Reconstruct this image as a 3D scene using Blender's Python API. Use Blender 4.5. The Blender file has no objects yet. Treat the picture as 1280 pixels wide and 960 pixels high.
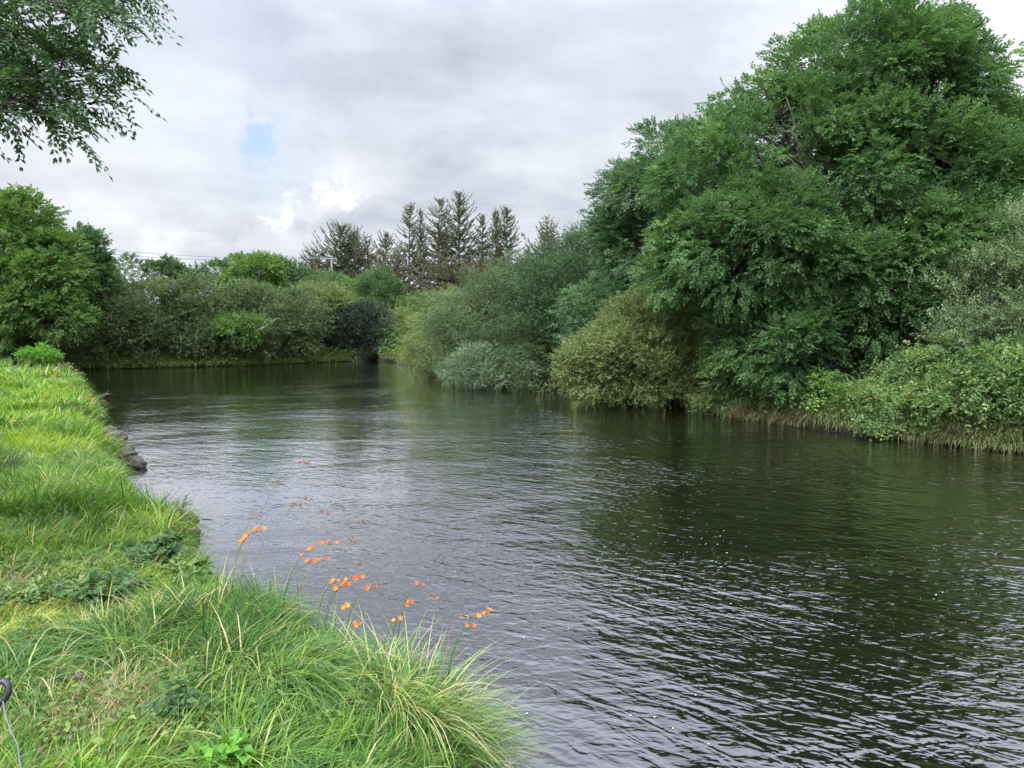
import bpy, math
import numpy as np
from mathutils import Vector, Matrix
R = math.radians
rng = np.random.default_rng(11)
scene = bpy.context.scene

# ------------------------------------------------------------ camera, world, sun, exposure
H = 2.4; F = 960.0; PITCH = math.atan(65 / 960)
cam = bpy.data.cameras.new('camera'); cam.lens = 27.0; cam.sensor_width = 36.0
cam.clip_start = 0.05; cam.clip_end = 6000
cam_o = bpy.data.objects.new('camera', cam); scene.collection.objects.link(cam_o)
cam_o.location = (0, 0, H); cam_o.rotation_euler = (R(90) - PITCH, 0, 0)
scene.camera = cam_o

SUN_EL, SUN_AZ = R(42), R(212)          # azimuth clockwise from +Y (behind, to the left)
sd = bpy.data.lights.new('sun', 'SUN'); sd.energy = 1.5; sd.angle = R(22); sd.color = (1.0, 0.95, 0.87)
so = bpy.data.objects.new('sun', sd); scene.collection.objects.link(so)
sdir = Vector((math.sin(SUN_AZ) * math.cos(SUN_EL), math.cos(SUN_AZ) * math.cos(SUN_EL), math.sin(SUN_EL)))
so.rotation_euler = sdir.to_track_quat('Z', 'Y').to_euler()

world = bpy.data.worlds.new('World'); scene.world = world; world.use_nodes = True
scene.view_settings.view_transform = 'Standard'; scene.view_settings.look = 'None'
scene.view_settings.gamma = 1; scene.view_settings.use_curve_mapping = False
scene.view_settings.exposure = 0.70
cy = scene.cycles
cy.max_bounces = 6; cy.diffuse_bounces = 3; cy.glossy_bounces = 3; cy.transmission_bounces = 3
cy.caustics_reflective = False; cy.caustics_refractive = False
cy.sample_clamp_indirect = 4.0
cy.use_denoising = True
cy.use_adaptive_sampling = True; cy.adaptive_threshold = 0.02

CP, SP = math.cos(PITCH), math.sin(PITCH)
def ray(px, py):
    u = (np.asarray(px, float) - 640) / F; v = (480 - np.asarray(py, float)) / F
    return np.stack([u + 0 * v, CP + v * SP + 0 * u, -SP + v * CP + 0 * u], -1)
def W(px, py, D):
    d = ray(px, py); return d * (D / d[..., 1])[..., None] + np.array([0, 0, H])
def G(px, py, z=0.0):
    d = ray(px, py); return (d * ((z - H) / d[..., 2])[..., None] + np.array([0, 0, H]))[..., :2]

# node helper
class NT:
    def __init__(s, tree): s.t = tree; tree.nodes.clear()
    def n(s, typ, **kw):
        nd = s.t.nodes.new(typ)
        for k, v in kw.items():
            if k.startswith('i_'):
                key = k[2:]; key = int(key) if key.isdigit() else key.replace('_', ' ')
                if hasattr(v, 'is_linked'): s.t.links.new(v, nd.inputs[key])
                else: nd.inputs[key].default_value = v
            else: setattr(nd, k, v)
        return nd
    def l(s, a, b): s.t.links.new(a, b)
    def math(s, op, a, b=0.0, c=None, clamp=False):
        nd = s.t.nodes.new('ShaderNodeMath'); nd.operation = op; nd.use_clamp = clamp
        for i, v in enumerate([a, b] + ([c] if c is not None else [])):
            if hasattr(v, 'is_linked'): s.t.links.new(v, nd.inputs[i])
            else: nd.inputs[i].default_value = v
        return nd.outputs[0]
    def mix(s, f, a, b, blend='MIX'):
        nd = s.t.nodes.new('ShaderNodeMix'); nd.data_type = 'RGBA'; nd.blend_type = blend
        for k, v in ((0, f), (6, a), (7, b)):
            if hasattr(v, 'is_linked'): s.t.links.new(v, nd.inputs[k])
            else: nd.inputs[k].default_value = v
        return nd.outputs[2]
    def ss(s, v, lo, hi, a=0.0, b=1.0):
        nd = s.t.nodes.new('ShaderNodeMapRange'); nd.interpolation_type = 'SMOOTHSTEP'
        s.t.links.new(v, nd.inputs[0])
        for i, x in enumerate((lo, hi, a, b)): nd.inputs[i + 1].default_value = x
        return nd.outputs[0]
    def ramp(s, v, stops):
        nd = s.t.nodes.new('ShaderNodeValToRGB'); cr = nd.color_ramp
        while len(cr.elements) > 1: cr.elements.remove(cr.elements[0])
        cr.elements[0].position = stops[0][0]; cr.elements[0].color = (*stops[0][1], 1)
        for p, c in stops[1:]:
            e = cr.elements.new(p); e.color = (*c, 1)
        s.t.links.new(v, nd.inputs[0]); return nd.outputs[0]

def build_world():
    t = NT(world.node_tree)
    sky = t.n('ShaderNodeTexSky', sky_type='NISHITA', sun_disc=False, sun_elevation=SUN_EL, sun_rotation=SUN_AZ)
    tc = t.n('ShaderNodeTexCoord'); g = tc.outputs['Generated']
    sep = t.n('ShaderNodeSeparateXYZ', i_0=g)
    zc = t.math('ADD', t.math('MAXIMUM', sep.outputs[2], 0.0), 0.22)
    proj = t.n('ShaderNodeCombineXYZ', i_0=t.math('DIVIDE', sep.outputs[0], zc), i_1=t.math('DIVIDE', sep.outputs[1], zc), i_2=0.0)
    n1 = t.n('ShaderNodeTexNoise', i_Vector=proj.outputs[0], i_Scale=1.3, i_Detail=6.0, i_Roughness=0.55, i_Distortion=0.3)
    n2 = t.n('ShaderNodeTexNoise', i_Vector=proj.outputs[0], i_Scale=3.4, i_Detail=5.0, i_Roughness=0.6)
    fac = t.math('ADD', t.math('MULTIPLY', n1.outputs[0], 0.6), t.math('MULTIPLY', n2.outputs[0], 0.4))
    cloud = t.ramp(fac, [(0.37, (0.42, 0.46, 0.525)), (0.5, (0.54, 0.575, 0.64)), (0.63, (0.70, 0.735, 0.79))])
    # thin bright breaks and the blue gap, by sky direction
    wob = t.n('ShaderNodeTexNoise', i_Vector=g, i_Scale=22.0, i_Detail=6.0, i_Roughness=.65)
    wv = t.n('ShaderNodeVectorMath', operation='SCALE', i_0=wob.outputs[1]); wv.inputs[3].default_value = 0.16
    wv0 = t.n('ShaderNodeVectorMath', operation='ADD', i_0=g, i_1=wv.outputs[0])
    wv1 = t.n('ShaderNodeVectorMath', operation='SUBTRACT', i_0=wv0.outputs[0], i_1=(0.08, 0.08, 0.08))
    nrm = t.n('ShaderNodeVectorMath', operation='NORMALIZE', i_0=wv1.outputs[0])
    def spot(px, py, r0, r1):
        d = ray(px, py); d = d / np.linalg.norm(d)
        dt = t.n('ShaderNodeVectorMath', operation='DOT_PRODUCT', i_0=nrm.outputs[0], i_1=tuple(d))
        return t.ss(dt.outputs['Value'], math.cos(r1), math.cos(r0))
    col = cloud
    bright = (.88, .90, .93, 1)
    for px, py, r0, r1, k in ((348, 266, .0, .027, .85), (348, 266, .0, .045, .25), (412, 238, .0, .022, .8), (436, 246, .0, .022, .8), (425, 242, .0, .045, .25), (388, 225, .0, .08, .2), (1250, 60, .02, .34, .85),
                              (195, 345, .0, .07, .6), (350, 320, .0, .05, .25), (90, 60, 0, .3, .35), (470, 190, 0, .09, .2), (800, 60, 0, .25, .2)):
        f = t.math('MULTIPLY', spot(px, py, r0, r1), k)
        col = t.mix(f, col, bright)
    hole = t.math('ADD', t.math('MULTIPLY', spot(322, 180, 0, .034), .5), t.math('MULTIPLY', spot(335, 190, 0, .09), .2), clamp=True)
    hole2 = t.math('MULTIPLY', spot(265, 110, 0, .16), .12)
    hole = t.math('MAXIMUM', hole, hole2)
    sc = t.n('ShaderNodeVectorMath', operation='SCALE', i_0=col); sc.inputs[3].default_value = 7.9
    # thick overcast: brighter towards the zenith
    blue = t.ss(sep.outputs[2], .10, .55, 0.0, 1.0)
    tint_ = t.mix(blue, (1, 1, 1, 1), (.95, .99, 1.06, 1)); sc = t.n('ShaderNodeVectorMath', operation='MULTIPLY', i_0=sc.outputs[0], i_1=tint_)
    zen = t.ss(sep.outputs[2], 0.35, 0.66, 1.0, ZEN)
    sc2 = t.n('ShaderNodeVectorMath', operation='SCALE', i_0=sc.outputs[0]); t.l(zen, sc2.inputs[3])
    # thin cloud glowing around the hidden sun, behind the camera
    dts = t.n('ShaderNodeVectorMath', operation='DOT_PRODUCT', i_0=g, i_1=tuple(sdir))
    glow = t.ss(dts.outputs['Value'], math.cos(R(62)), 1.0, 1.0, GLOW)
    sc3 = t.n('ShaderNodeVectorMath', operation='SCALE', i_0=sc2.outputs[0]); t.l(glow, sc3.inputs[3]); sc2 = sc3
    nis = t.n('ShaderNodeVectorMath', operation='SCALE', i_0=sky.outputs[0]); nis.inputs[3].default_value = 1.3
    mixc = t.mix(hole, sc2.outputs[0], nis.outputs[0])
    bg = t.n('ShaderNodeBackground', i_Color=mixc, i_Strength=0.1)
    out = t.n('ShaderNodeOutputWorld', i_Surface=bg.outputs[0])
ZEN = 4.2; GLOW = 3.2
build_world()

# ------------------------------------------------------------ generic helpers
def link(o): scene.collection.objects.link(o); return o
def tag(o, label=None, cat=None, group=None, kind=None):
    if label: o['label'] = label
    if cat: o['category'] = cat
    if group: o['group'] = group
    if kind: o['kind'] = kind
    return o
def empty(name, loc, label, cat, group=None):
    o = bpy.data.objects.new(name, None); o.empty_display_size = .2; o.location = tuple(map(float, loc)); link(o)
    return tag(o, label, cat, group)
def mk(name, V, Q, mat, parent=None, tint=None, smooth=False, origin=None):
    """verts (n,3) world, quads (m,4) -> one mesh object"""
    V = np.asarray(V, np.float32).reshape(-1, 3).copy(); Q = np.asarray(Q, np.int32)
    if parent is not None: V -= np.array(parent.location, np.float32)
    if origin is not None: V -= np.asarray(origin, np.float32)
    k = Q.shape[1]; me = bpy.data.meshes.new(name)
    me.vertices.add(len(V)); me.vertices.foreach_set('co', V.ravel())
    me.loops.add(Q.size); me.loops.foreach_set('vertex_index', Q.ravel())
    me.polygons.add(len(Q)); me.polygons.foreach_set('loop_start', np.arange(0, Q.size, k, dtype=np.int32))
    me.polygons.foreach_set('use_smooth', np.full(len(Q), smooth))
    me.update(calc_edges=True)
    if tint is not None:
        a = me.attributes.new('tint', 'FLOAT', 'POINT'); a.data.foreach_set('value', np.asarray(tint, np.float32))
    me.materials.append(mat)
    o = bpy.data.objects.new(name, me); link(o)
    if parent is not None: o.parent = parent
    if origin is not None: o.location = tuple(map(float, origin))
    return o
def unit(v): return v / np.maximum(np.linalg.norm(v, axis=-1, keepdims=True), 1e-9)
def rball(n):
    v = unit(rng.normal(size=(n, 3))); return v * rng.random((n, 1)) ** (1 / 3)
_ns = []
_nr = np.random.default_rng(5)
for o_ in range(4):
    for _ in range(5):
        a = _nr.random() * 6.283; f = 2.0 ** o_ * (0.7 + 0.6 * _nr.random())
        _ns.append((math.cos(a) * f, math.sin(a) * f, _nr.random() * 6.283, 1 / 1.7 ** o_))
def noise2(x, y, s=1.0):
    """smooth noise about -1..1, s = feature size"""
    r = 0
    for a, b, c, w in _ns: r = r + w * np.sin(x / s * a + y / s * b + c + 1.3 * np.sin(y / s * a * .7 - x / s * b * .6 + c * 2))
    return r / 4.2

class TubeSet:
    def __init__(s, sides=6): s.V = []; s.Q = []; s.n = 0; s.k = sides; s.T = []
    def add(s, pts, rad, tint=0.5):
        pts = np.asarray(pts, float); m = len(pts); k = s.k
        rad = np.broadcast_to(rad, (m,)) if np.ndim(rad) == 0 else np.asarray(rad)
        tan = unit(np.gradient(pts, axis=0))
        ref = np.array([0.0, 0, 1]) if abs(tan[0, 2]) < .8 else np.array([1.0, 0, 0])
        a = unit(np.cross(tan, ref)); b = np.cross(tan, a)
        th = np.arange(k) / k * 2 * np.pi
        ring = pts[:, None] + rad[:, None, None] * (a[:, None] * np.cos(th)[None, :, None] + b[:, None] * np.sin(th)[None, :, None])
        i = np.arange(m - 1)[:, None] * k; j = np.arange(k)[None]
        q = np.stack([i + j, i + (j + 1) % k, i + k + (j + 1) % k, i + k + j], -1).reshape(-1, 4) + s.n
        s.V.append(ring.reshape(-1, 3)); s.Q.append(q); s.T.append(np.full(m * k, tint)); s.n += m * k
    def build(s, name, mat, parent=None, origin=None):
        return mk(name, np.concatenate(s.V), np.concatenate(s.Q), mat, parent, np.concatenate(s.T), True, origin)
def bez(p0, p1, p2, n=8):
    t = np.linspace(0, 1, n)[:, None]
    return (1 - t) ** 2 * np.asarray(p0) + 2 * t * (1 - t) * np.asarray(p1) + t * t * np.asarray(p2)
def wob(pts, amt):
    p = pts.copy(); n = len(p)
    p[1:-1] += rng.normal(size=(n - 2, 3)) * amt; return p

# ------------------------------------------------------------ materials
def leaf_mat(name, stops, trans=.35, rough=.55, spec=.2, tcol=(1.25, 1.35, .55)):
    m = bpy.data.materials.new(name); m.use_nodes = True; t = NT(m.node_tree)
    at = t.n('ShaderNodeAttribute', attribute_name='tint')
    col = t.ramp(at.outputs['Fac'], stops)
    p = t.n('ShaderNodeBsdfPrincipled', i_Base_Color=col, i_Roughness=rough); p.inputs['Specular IOR Level'].default_value = spec
    tc = t.mix(1.0, col, (*tcol, 1), 'MULTIPLY')
    tr = t.n('ShaderNodeBsdfTranslucent', i_Color=tc)
    mx = t.n('ShaderNodeMixShader', i_Fac=trans, i_1=p.outputs[0], i_2=tr.outputs[0])
    t.n('ShaderNodeOutputMaterial', i_Surface=mx.outputs[0]); return m
def wood_mat(name, a, b, scale=6, rough=.9):
    m = bpy.data.materials.new(name); m.use_nodes = True; t = NT(m.node_tree)
    tc = t.n('ShaderNodeTexCoord'); mp = t.n('ShaderNodeMapping', i_Vector=tc.outputs['Object']); mp.inputs['Scale'].default_value = (1, 1, .25)
    n = t.n('ShaderNodeTexNoise', i_Vector=mp.outputs[0], i_Scale=scale, i_Detail=6.0, i_Roughness=.65)
    col = t.ramp(n.outputs[0], [(.3, a), (.7, b)])
    bp = t.n('ShaderNodeBump', i_Height=n.outputs[0], i_Strength=.6, i_Distance=.03)
    p = t.n('ShaderNodeBsdfPrincipled', i_Base_Color=col, i_Roughness=rough, i_Normal=bp.outputs[0]); p.inputs['Specular IOR Level'].default_value = .2
    t.n('ShaderNodeOutputMaterial', i_Surface=p.outputs[0]); return m
def plain(name, c, rough=.6):
    m = bpy.data.materials.new(name); m.use_nodes = True; t = NT(m.node_tree)
    tc = t.n('ShaderNodeTexCoord'); n = t.n('ShaderNodeTexNoise', i_Vector=tc.outputs['Object'], i_Scale=40.0, i_Detail=4.0)
    col = t.mix(n.outputs[0], (c[0] * .75, c[1] * .75, c[2] * .75, 1), (c[0] * 1.25, c[1] * 1.25, c[2] * 1.25, 1))
    p = t.n('ShaderNodeBsdfPrincipled', i_Base_Color=col, i_Roughness=rough)
    t.n('ShaderNodeOutputMaterial', i_Surface=p.outputs[0]); return m

M = {}
M['ash'] = leaf_mat('ash_leaf', [(0, (.050, .095, .045)), (.45, (.088, .160, .055)), (.8, (.14, .23, .075)), (1, (.20, .30, .09))], .35, spec=.1, tcol=(1.15, 1.3, .65))
M['ash_shaded'] = leaf_mat('ash_leaf_shaded', [(0, (.028, .055, .025)), (.5, (.050, .095, .035)), (1, (.10, .17, .05))], .25, tcol=(1.2, 1.3, .6))  # darker copy of the ash leaf, backlit shade put into the colour
M['ash2'] = leaf_mat('ash_leaf_pale', [(0, (.05, .095, .042)), (.5, (.085, .150, .064)), (1, (.15, .23, .09))], .35, tcol=(1.15, 1.25, .7))
M['willow'] = leaf_mat('willow_leaf', [(0, (.075, .095, .035)), (.5, (.15, .19, .06)), (.85, (.18, .20, .09)), (1, (.24, .24, .12))], .28)
M['willow_silver'] = leaf_mat('silver_willow_leaf', [(0, (.07, .10, .06)), (.5, (.115, .170, .080)), (1, (.25, .29, .19))], .22)
M['willow_grey'] = leaf_mat('grey_willow_leaf', [(0, (.055, .080, .035)), (.5, (.085, .130, .048)), (1, (.22, .25, .15))], .22)
M['willow_dark'] = leaf_mat('dark_willow_leaf', [(0, (.030, .058, .026)), (.5, (.055, .10, .042)), (1, (.11, .16, .07))], .25)
M['hedge'] = leaf_mat('hedge_leaf', [(0, (.045, .075, .03)), (.5, (.085, .12, .045)), (.85, (.145, .165, .07)), (1, (.20, .17, .09))], .22)
M['black_bush'] = leaf_mat('blackthorn_leaf', [(0, (.018, .030, .018)), (.6, (.035, .050, .030)), (1, (.07, .075, .045))], .2)
M['light'] = leaf_mat('light_green_leaf', [(0, (.06, .13, .03)), (.5, (.11, .18, .045)), (1, (.19, .26, .07))], .35)
M['sallow'] = leaf_mat('sallow_leaf', [(0, (.065, .10, .04)), (.5, (.125, .175, .075)), (1, (.25, .29, .15))], .25)
M['mid'] = leaf_mat('mid_green_leaf', [(0, (.04, .085, .035)), (.5, (.07, .13, .045)), (1, (.13, .18, .07))], .3)
M['bramble'] = leaf_mat('bramble_leaf', [(0, (.055, .11, .035)), (.45, (.12, .19, .055)), (.8, (.21, .28, .10)), (.93, (.26, .28, .11)), (1, (.30, .16, .07))], .3)
M['herb'] = leaf_mat('herb_leaf', [(0, (.06, .13, .03)), (.6, (.14, .24, .055)), (1, (.24, .30, .08))], .35)
M['bright'] = leaf_mat('bright_leaf', [(0, (.07, .18, .025)), (.6, (.13, .29, .04)), (1, (.22, .38, .06))], .4)
M['spruce'] = leaf_mat('spruce_needle', [(0, (.10, .135, .08)), (.5, (.13, .165, .095)), (.75, (.20, .19, .13)), (1, (.22, .17, .12))], .15, .7, .2)
M['grass'] = leaf_mat('grass_blade', [(0, (.030, .085, .015)), (.35, (.090, .19, .020)), (.65, (.20, .31, .028)), (.85, (.34, .38, .06)), (.93, (.45, .38, .18)), (1, (.55, .40, .22))], .38, .55, .25, (1.2, 1.25, .5))
M['tussock'] = leaf_mat('tussock_blade', [(0, (.030, .085, .022)), (.5, (.085, .17, .03)), (.85, (.20, .31, .045)), (.94, (.33, .35, .13)), (1, (.48, .38, .20))], .35, .5, .3)
M['dry'] = leaf_mat('dry_grass', [(0, (.10, .07, .035)), (.5, (.22, .16, .08)), (1, (.38, .30, .17))], .25)
M['bank_grass'] = leaf_mat('bank_grass_blade', [(0, (.06, .10, .03)), (.5, (.13, .17, .05)), (.85, (.22, .22, .09)), (1, (.26, .20, .10))], .3)
M['cover'] = leaf_mat('cover_leaf', [(0, (.07, .13, .04)), (.5, (.13, .20, .06)), (.85, (.20, .24, .09)), (1, (.24, .19, .09))], .3)
M['petal'] = leaf_mat('orange_petal', [(0, (.72, .10, .012)), (.6, (.80, .18, .015)), (1, (.82, .30, .025))], .3, .5, .3, (1.1, 1, .8))
M['bark'] = wood_mat('bark', (.035, .028, .022), (.11, .095, .075))
M['bark_pale'] = wood_mat('bark_pale', (.09, .075, .055), (.22, .19, .15))
M['bark_red'] = wood_mat('bark_red', (.05, .028, .02), (.14, .08, .055))
M['pole'] = wood_mat('pole_wood', (.20, .18, .15), (.34, .31, .27))
M['dead_stem'] = leaf_mat('dead_stem', [(0, (.045, .028, .018)), (.5, (.10, .065, .038)), (1, (.22, .16, .09))], .15)
M['stone'] = wood_mat('stone', (.025, .022, .018), (.11, .095, .075), 9)
M['rubber'] = plain('black_rubber', (.018, .018, .022), .45)
M['cord'] = plain('grey_cord', (.11, .115, .12), .8)
M['wire'] = plain('wire', (.10, .10, .11), .5)
M['glint_fleck'] = plain('glint_fleck', (.75, .75, .72), .8)  # white of the flecks that stand in for water glints
M['seed'] = leaf_mat('seed_head', [(0, (.13, .075, .05)), (1, (.30, .19, .13))], .2)

# ------------------------------------------------------------ river outline and terrain height
LEFT = np.array([(14, -60), (8, -25), (3.2, -8), (1.2, -1.5), (.55, .8), (.25, 2.0)] +
    [tuple(G(px, py, .62)) for px, py in ((560, 985), (562, 925), (562, 875), (556, 828), (520, 794), (450, 766), (394, 742), (348, 728), (298, 696), (252, 672),
     (236, 650), (222, 630), (192, 606), (158, 582), (134, 554), (118, 522), (104, 494), (96, 476))] + [(-23.5, 33), (-28, 38), (-45, 44), (-100, 52), (-300, 60)])
RIGHT = np.array([(-300, 80), (-95, 68), (-60, 60)] + [tuple(G(px, py, 0)) for px, py in ((60, 463), (130, 461), (200, 459.5), (300, 457), (400, 453), (470, 449.5), (500, 453.5),
     (528, 466), (585, 482), (690, 487), (740, 500), (880, 510), (930, 523), (1000, 533), (1080, 545), (1180, 556), (1280, 566))] + [(14, 11), (20, 0), (26, -25), (34, -60)])
def rough(P, amt):
    out = []
    for a, b in zip(P[:-1], P[1:]):
        a = np.array(a); b = np.array(b); n_ = int(np.clip(np.hypot(*(b - a)) / .4, 1, 6)); 
        for i_ in range(n_):
            p_ = a + (b - a) * i_ / n_; k_ = amt * (1 + .05 * max(p_[1], 0)) if i_ else amt * .3
            out.append(p_ + _er.normal(size=2) * k_)
    return np.array(out + [P[-1]])
_er = np.random.default_rng(3)
LEFT = rough(LEFT, .05); RIGHT = rough(RIGHT, .12)
POLY = np.concatenate([LEFT, RIGHT])
def seg_dist(x, y, P):
    best = np.full(x.shape, 1e9)
    for (ax, ay), (bx, by) in zip(P[:-1], P[1:]):
        dx, dy = bx - ax, by - ay; t = np.clip(((x - ax) * dx + (y - ay) * dy) / (dx * dx + dy * dy), 0, 1)
        best = np.minimum(best, np.hypot(x - ax - t * dx, y - ay - t * dy))
    return best
def inside(x, y, P=POLY):
    r = np.zeros(x.shape, bool)
    for (ax, ay), (bx, by) in zip(P, np.roll(P, -1, 0)):
        c = (ay > y) != (by > y)
        r ^= c & (x < (bx - ax) * (y - ay) / (by - ay + 1e-12) + ax)
    return r
def sm(a, b, v):
    t = np.clip((v - a) / (b - a), 0, 1); return t * t * (3 - 2 * t)
def height(x, y):
    x = np.asarray(x, float); y = np.asarray(y, float)
    dl = seg_dist(x, y, LEFT); dr = seg_dist(x, y, RIGHT); ins = inside(x, y)
    wx = .06 * noise2(x, y, .5)
    zl = .36 * (1 - np.exp(-np.maximum(dl + wx, 0) / .18)) + .26 * (1 - np.exp(-dl / 1.6)) + .014 * np.clip(y, 0, 60) + .07 * noise2(x, y, 1.6) * sm(0, .8, dl)
    hill = 6.0 * sm(66, 102, y) * (1 - .5 * sm(-14, -60, x) * 1.0)
    zr = .35 * (1 - np.exp(-dr / .25)) + 1.0 * (1 - np.exp(-dr / 3.5)) + .12 * noise2(x, y, 3) * sm(0, 3, dr)
    z = np.where(dl < dr, zl, zr) + hill * sm(0, 12, np.where(dl < dr, dl, dr)) + 1.5 * noise2(x, y, 90) * sm(90, 200, np.hypot(x, y))
    bed = -1.1 * (1 - np.exp(-np.minimum(dl, dr) / .5)) - .02
    return np.where(ins, bed, z)
def hz(x, y): return float(height(np.array([float(x)]), np.array([float(y)]))[0])

def axis(segs):
    out = []
    for a, b, n in segs: out += list(np.linspace(a, b, n, endpoint=False))
    return np.array(out + [segs[-1][1]])
def build_ground():
    xs = axis([(-3000, -300, 14), (-300, -80, 22), (-80, -30, 50), (-30, -12, 60), (-12, 3, 110), (3, 25, 70), (25, 120, 38), (120, 3000, 18)])
    ys = axis([(-2500, -100, 10), (-100, -6, 30), (-6, 1.5, 30), (1.5, 10, 80), (10, 34, 110), (34, 80, 90), (80, 200, 40), (200, 3500, 20)])
    X, Y = np.meshgrid(xs, ys); Z = height(X.ravel(), Y.ravel())
    V = np.stack([X.ravel(), Y.ravel(), Z], -1); nx = len(xs)
    i = (np.arange(len(ys) - 1)[:, None] * nx + np.arange(nx - 1)[None]).ravel()
    Q = np.stack([i, i + 1, i + 1 + nx, i + nx], -1)
    m = bpy.data.materials.new('soil_and_turf'); m.use_nodes = True; t = NT(m.node_tree)
    geo = t.n('ShaderNodeNewGeometry'); pos = geo.outputs['Position']
    n = t.n('ShaderNodeTexNoise', i_Vector=pos, i_Scale=1.2, i_Detail=8.0, i_Roughness=.7)
    n2 = t.n('ShaderNodeTexNoise', i_Vector=pos, i_Scale=22.0, i_Detail=6.0, i_Roughness=.7)
    turf = t.ramp(n.outputs[0], [(.3, (.045, .085, .02)), (.55, (.075, .12, .03)), (.75, (.11, .13, .045))])
    soil = t.ramp(n2.outputs[0], [(.3, (.012, .010, .007)), (.7, (.042, .033, .022))])
    nz = t.n('ShaderNodeSeparateXYZ', i_0=geo.outputs['Normal']); pz = t.n('ShaderNodeSeparateXYZ', i_0=pos)
    f = t.math('MULTIPLY', t.ss(nz.outputs[2], .70, .90), t.ss(pz.outputs[2], .15, .35))
    f = t.math('MULTIPLY', f, t.ss(n2.outputs[0], .30, .5))
    col = t.mix(f, soil, turf)
    bp = t.n('ShaderNodeBump', i_Height=n2.outputs[0], i_Strength=.8, i_Distance=.05)
    p = t.n('ShaderNodeBsdfPrincipled', i_Base_Color=col, i_Roughness=.95, i_Normal=bp.outputs[0]); p.inputs['Specular IOR Level'].default_value = .15
    t.n('ShaderNodeOutputMaterial', i_Surface=p.outputs[0])
    tag(mk('ground', V, Q, m, smooth=True), 'green turf and dark soil banks either side of the river', kind='structure')
build_ground()

def build_water():
    xs = axis([(-320, -40, 20), (-40, 40, 80), (40, 60, 4)]); ys = axis([(-80, 0, 20), (0, 85, 85)])
    X, Y = np.meshgrid(xs, ys); V = np.stack([X.ravel(), Y.ravel(), 0 * X.ravel()], -1); nx = len(xs)
    i = (np.arange(len(ys) - 1)[:, None] * nx + np.arange(nx - 1)[None]).ravel()
    Q = np.stack([i, i + 1, i + 1 + nx, i + nx], -1)
    m = bpy.data.materials.new('river_water'); m.use_nodes = True; t = NT(m.node_tree)
    geo = t.n('ShaderNodeNewGeometry'); pos = geo.outputs['Position']
    def nz(scale, rot, sx, sy, detail=2.0, rough=.5, dist=0.0, off=0.0):
        m0 = t.n('ShaderNodeMapping', i_Vector=pos); m0.inputs['Rotation'].default_value = (0, 0, R(-rot))
        mp = t.n('ShaderNodeMapping', i_Vector=m0.outputs[0]); mp.inputs['Scale'].default_value = (sx, sy, 1); mp.inputs['Location'].default_value = (off, off * .7, 0)
        return t.n('ShaderNodeTexNoise', i_Vector=mp.outputs[0], i_Scale=scale, i_Detail=detail, i_Roughness=rough, i_Distortion=dist).outputs[0]
    gust = t.ss(nz(.22, 20, 1, 1.6, 3.0, .5, .4, 5), .36, .62, .55, 1.15)
    sx = t.n('ShaderNodeSeparateXYZ', i_0=pos)
    lee = t.ss(t.math('ADD', sx.outputs[0], t.math('MULTIPLY', sx.outputs[1], .12)), -.5, 4.5, .42, 1.3)   # calmer under the near bank
    gust = t.math('MULTIPLY', gust, lee)
    big = nz(1.3, -25, .6, 1.4, 2.0, .5, .5)
    mid = nz(4.4, -42, .55, 1.35, 2.0, .5, .9, 3)
    mid2 = nz(5.5, 12, .55, 1.25, 2.0, .5, .7, 31)
    mid = t.math('ADD', t.math('MULTIPLY', mid, .65), t.math('MULTIPLY', mid2, .45))
    sml = nz(13.0, -15, .65, 1.25, 1.5, .5, .6, 9)
    h = t.math('ADD', t.math('MULTIPLY', big, WAVE[0]), t.math('ADD', t.math('MULTIPLY', mid, WAVE[1]), t.math('MULTIPLY', sml, WAVE[2])))
    h = t.math('MULTIPLY', h, gust)
    bp = t.n('ShaderNodeBump', i_Height=h, i_Strength=1.0, i_Distance=1.0)
    df = t.n('ShaderNodeBsdfDiffuse', i_Color=(.0035, .0028, .0018, 1)); gs = t.n('ShaderNodeBsdfGlossy', i_Color=(.98, .96, 1, 1), i_Roughness=.03, i_Normal=bp.outputs[0])
    fr = t.n('ShaderNodeFresnel', i_IOR=1.33, i_Normal=bp.outputs[0])
    p = t.n('ShaderNodeMixShader', i_Fac=t.math('MULTIPLY_ADD', fr.outputs[0], WSPEC, .05, clamp=True), i_1=df.outputs[0], i_2=gs.outputs[0])
    t.n('ShaderNodeOutputMaterial', i_Surface=p.outputs[0])
    tag(mk('river', V, Q, m, smooth=True), 'dark peaty rippled river', kind='structure')
WAVE = (.030, .030, .0085); WSPEC = 2.15
build_water()

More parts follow.
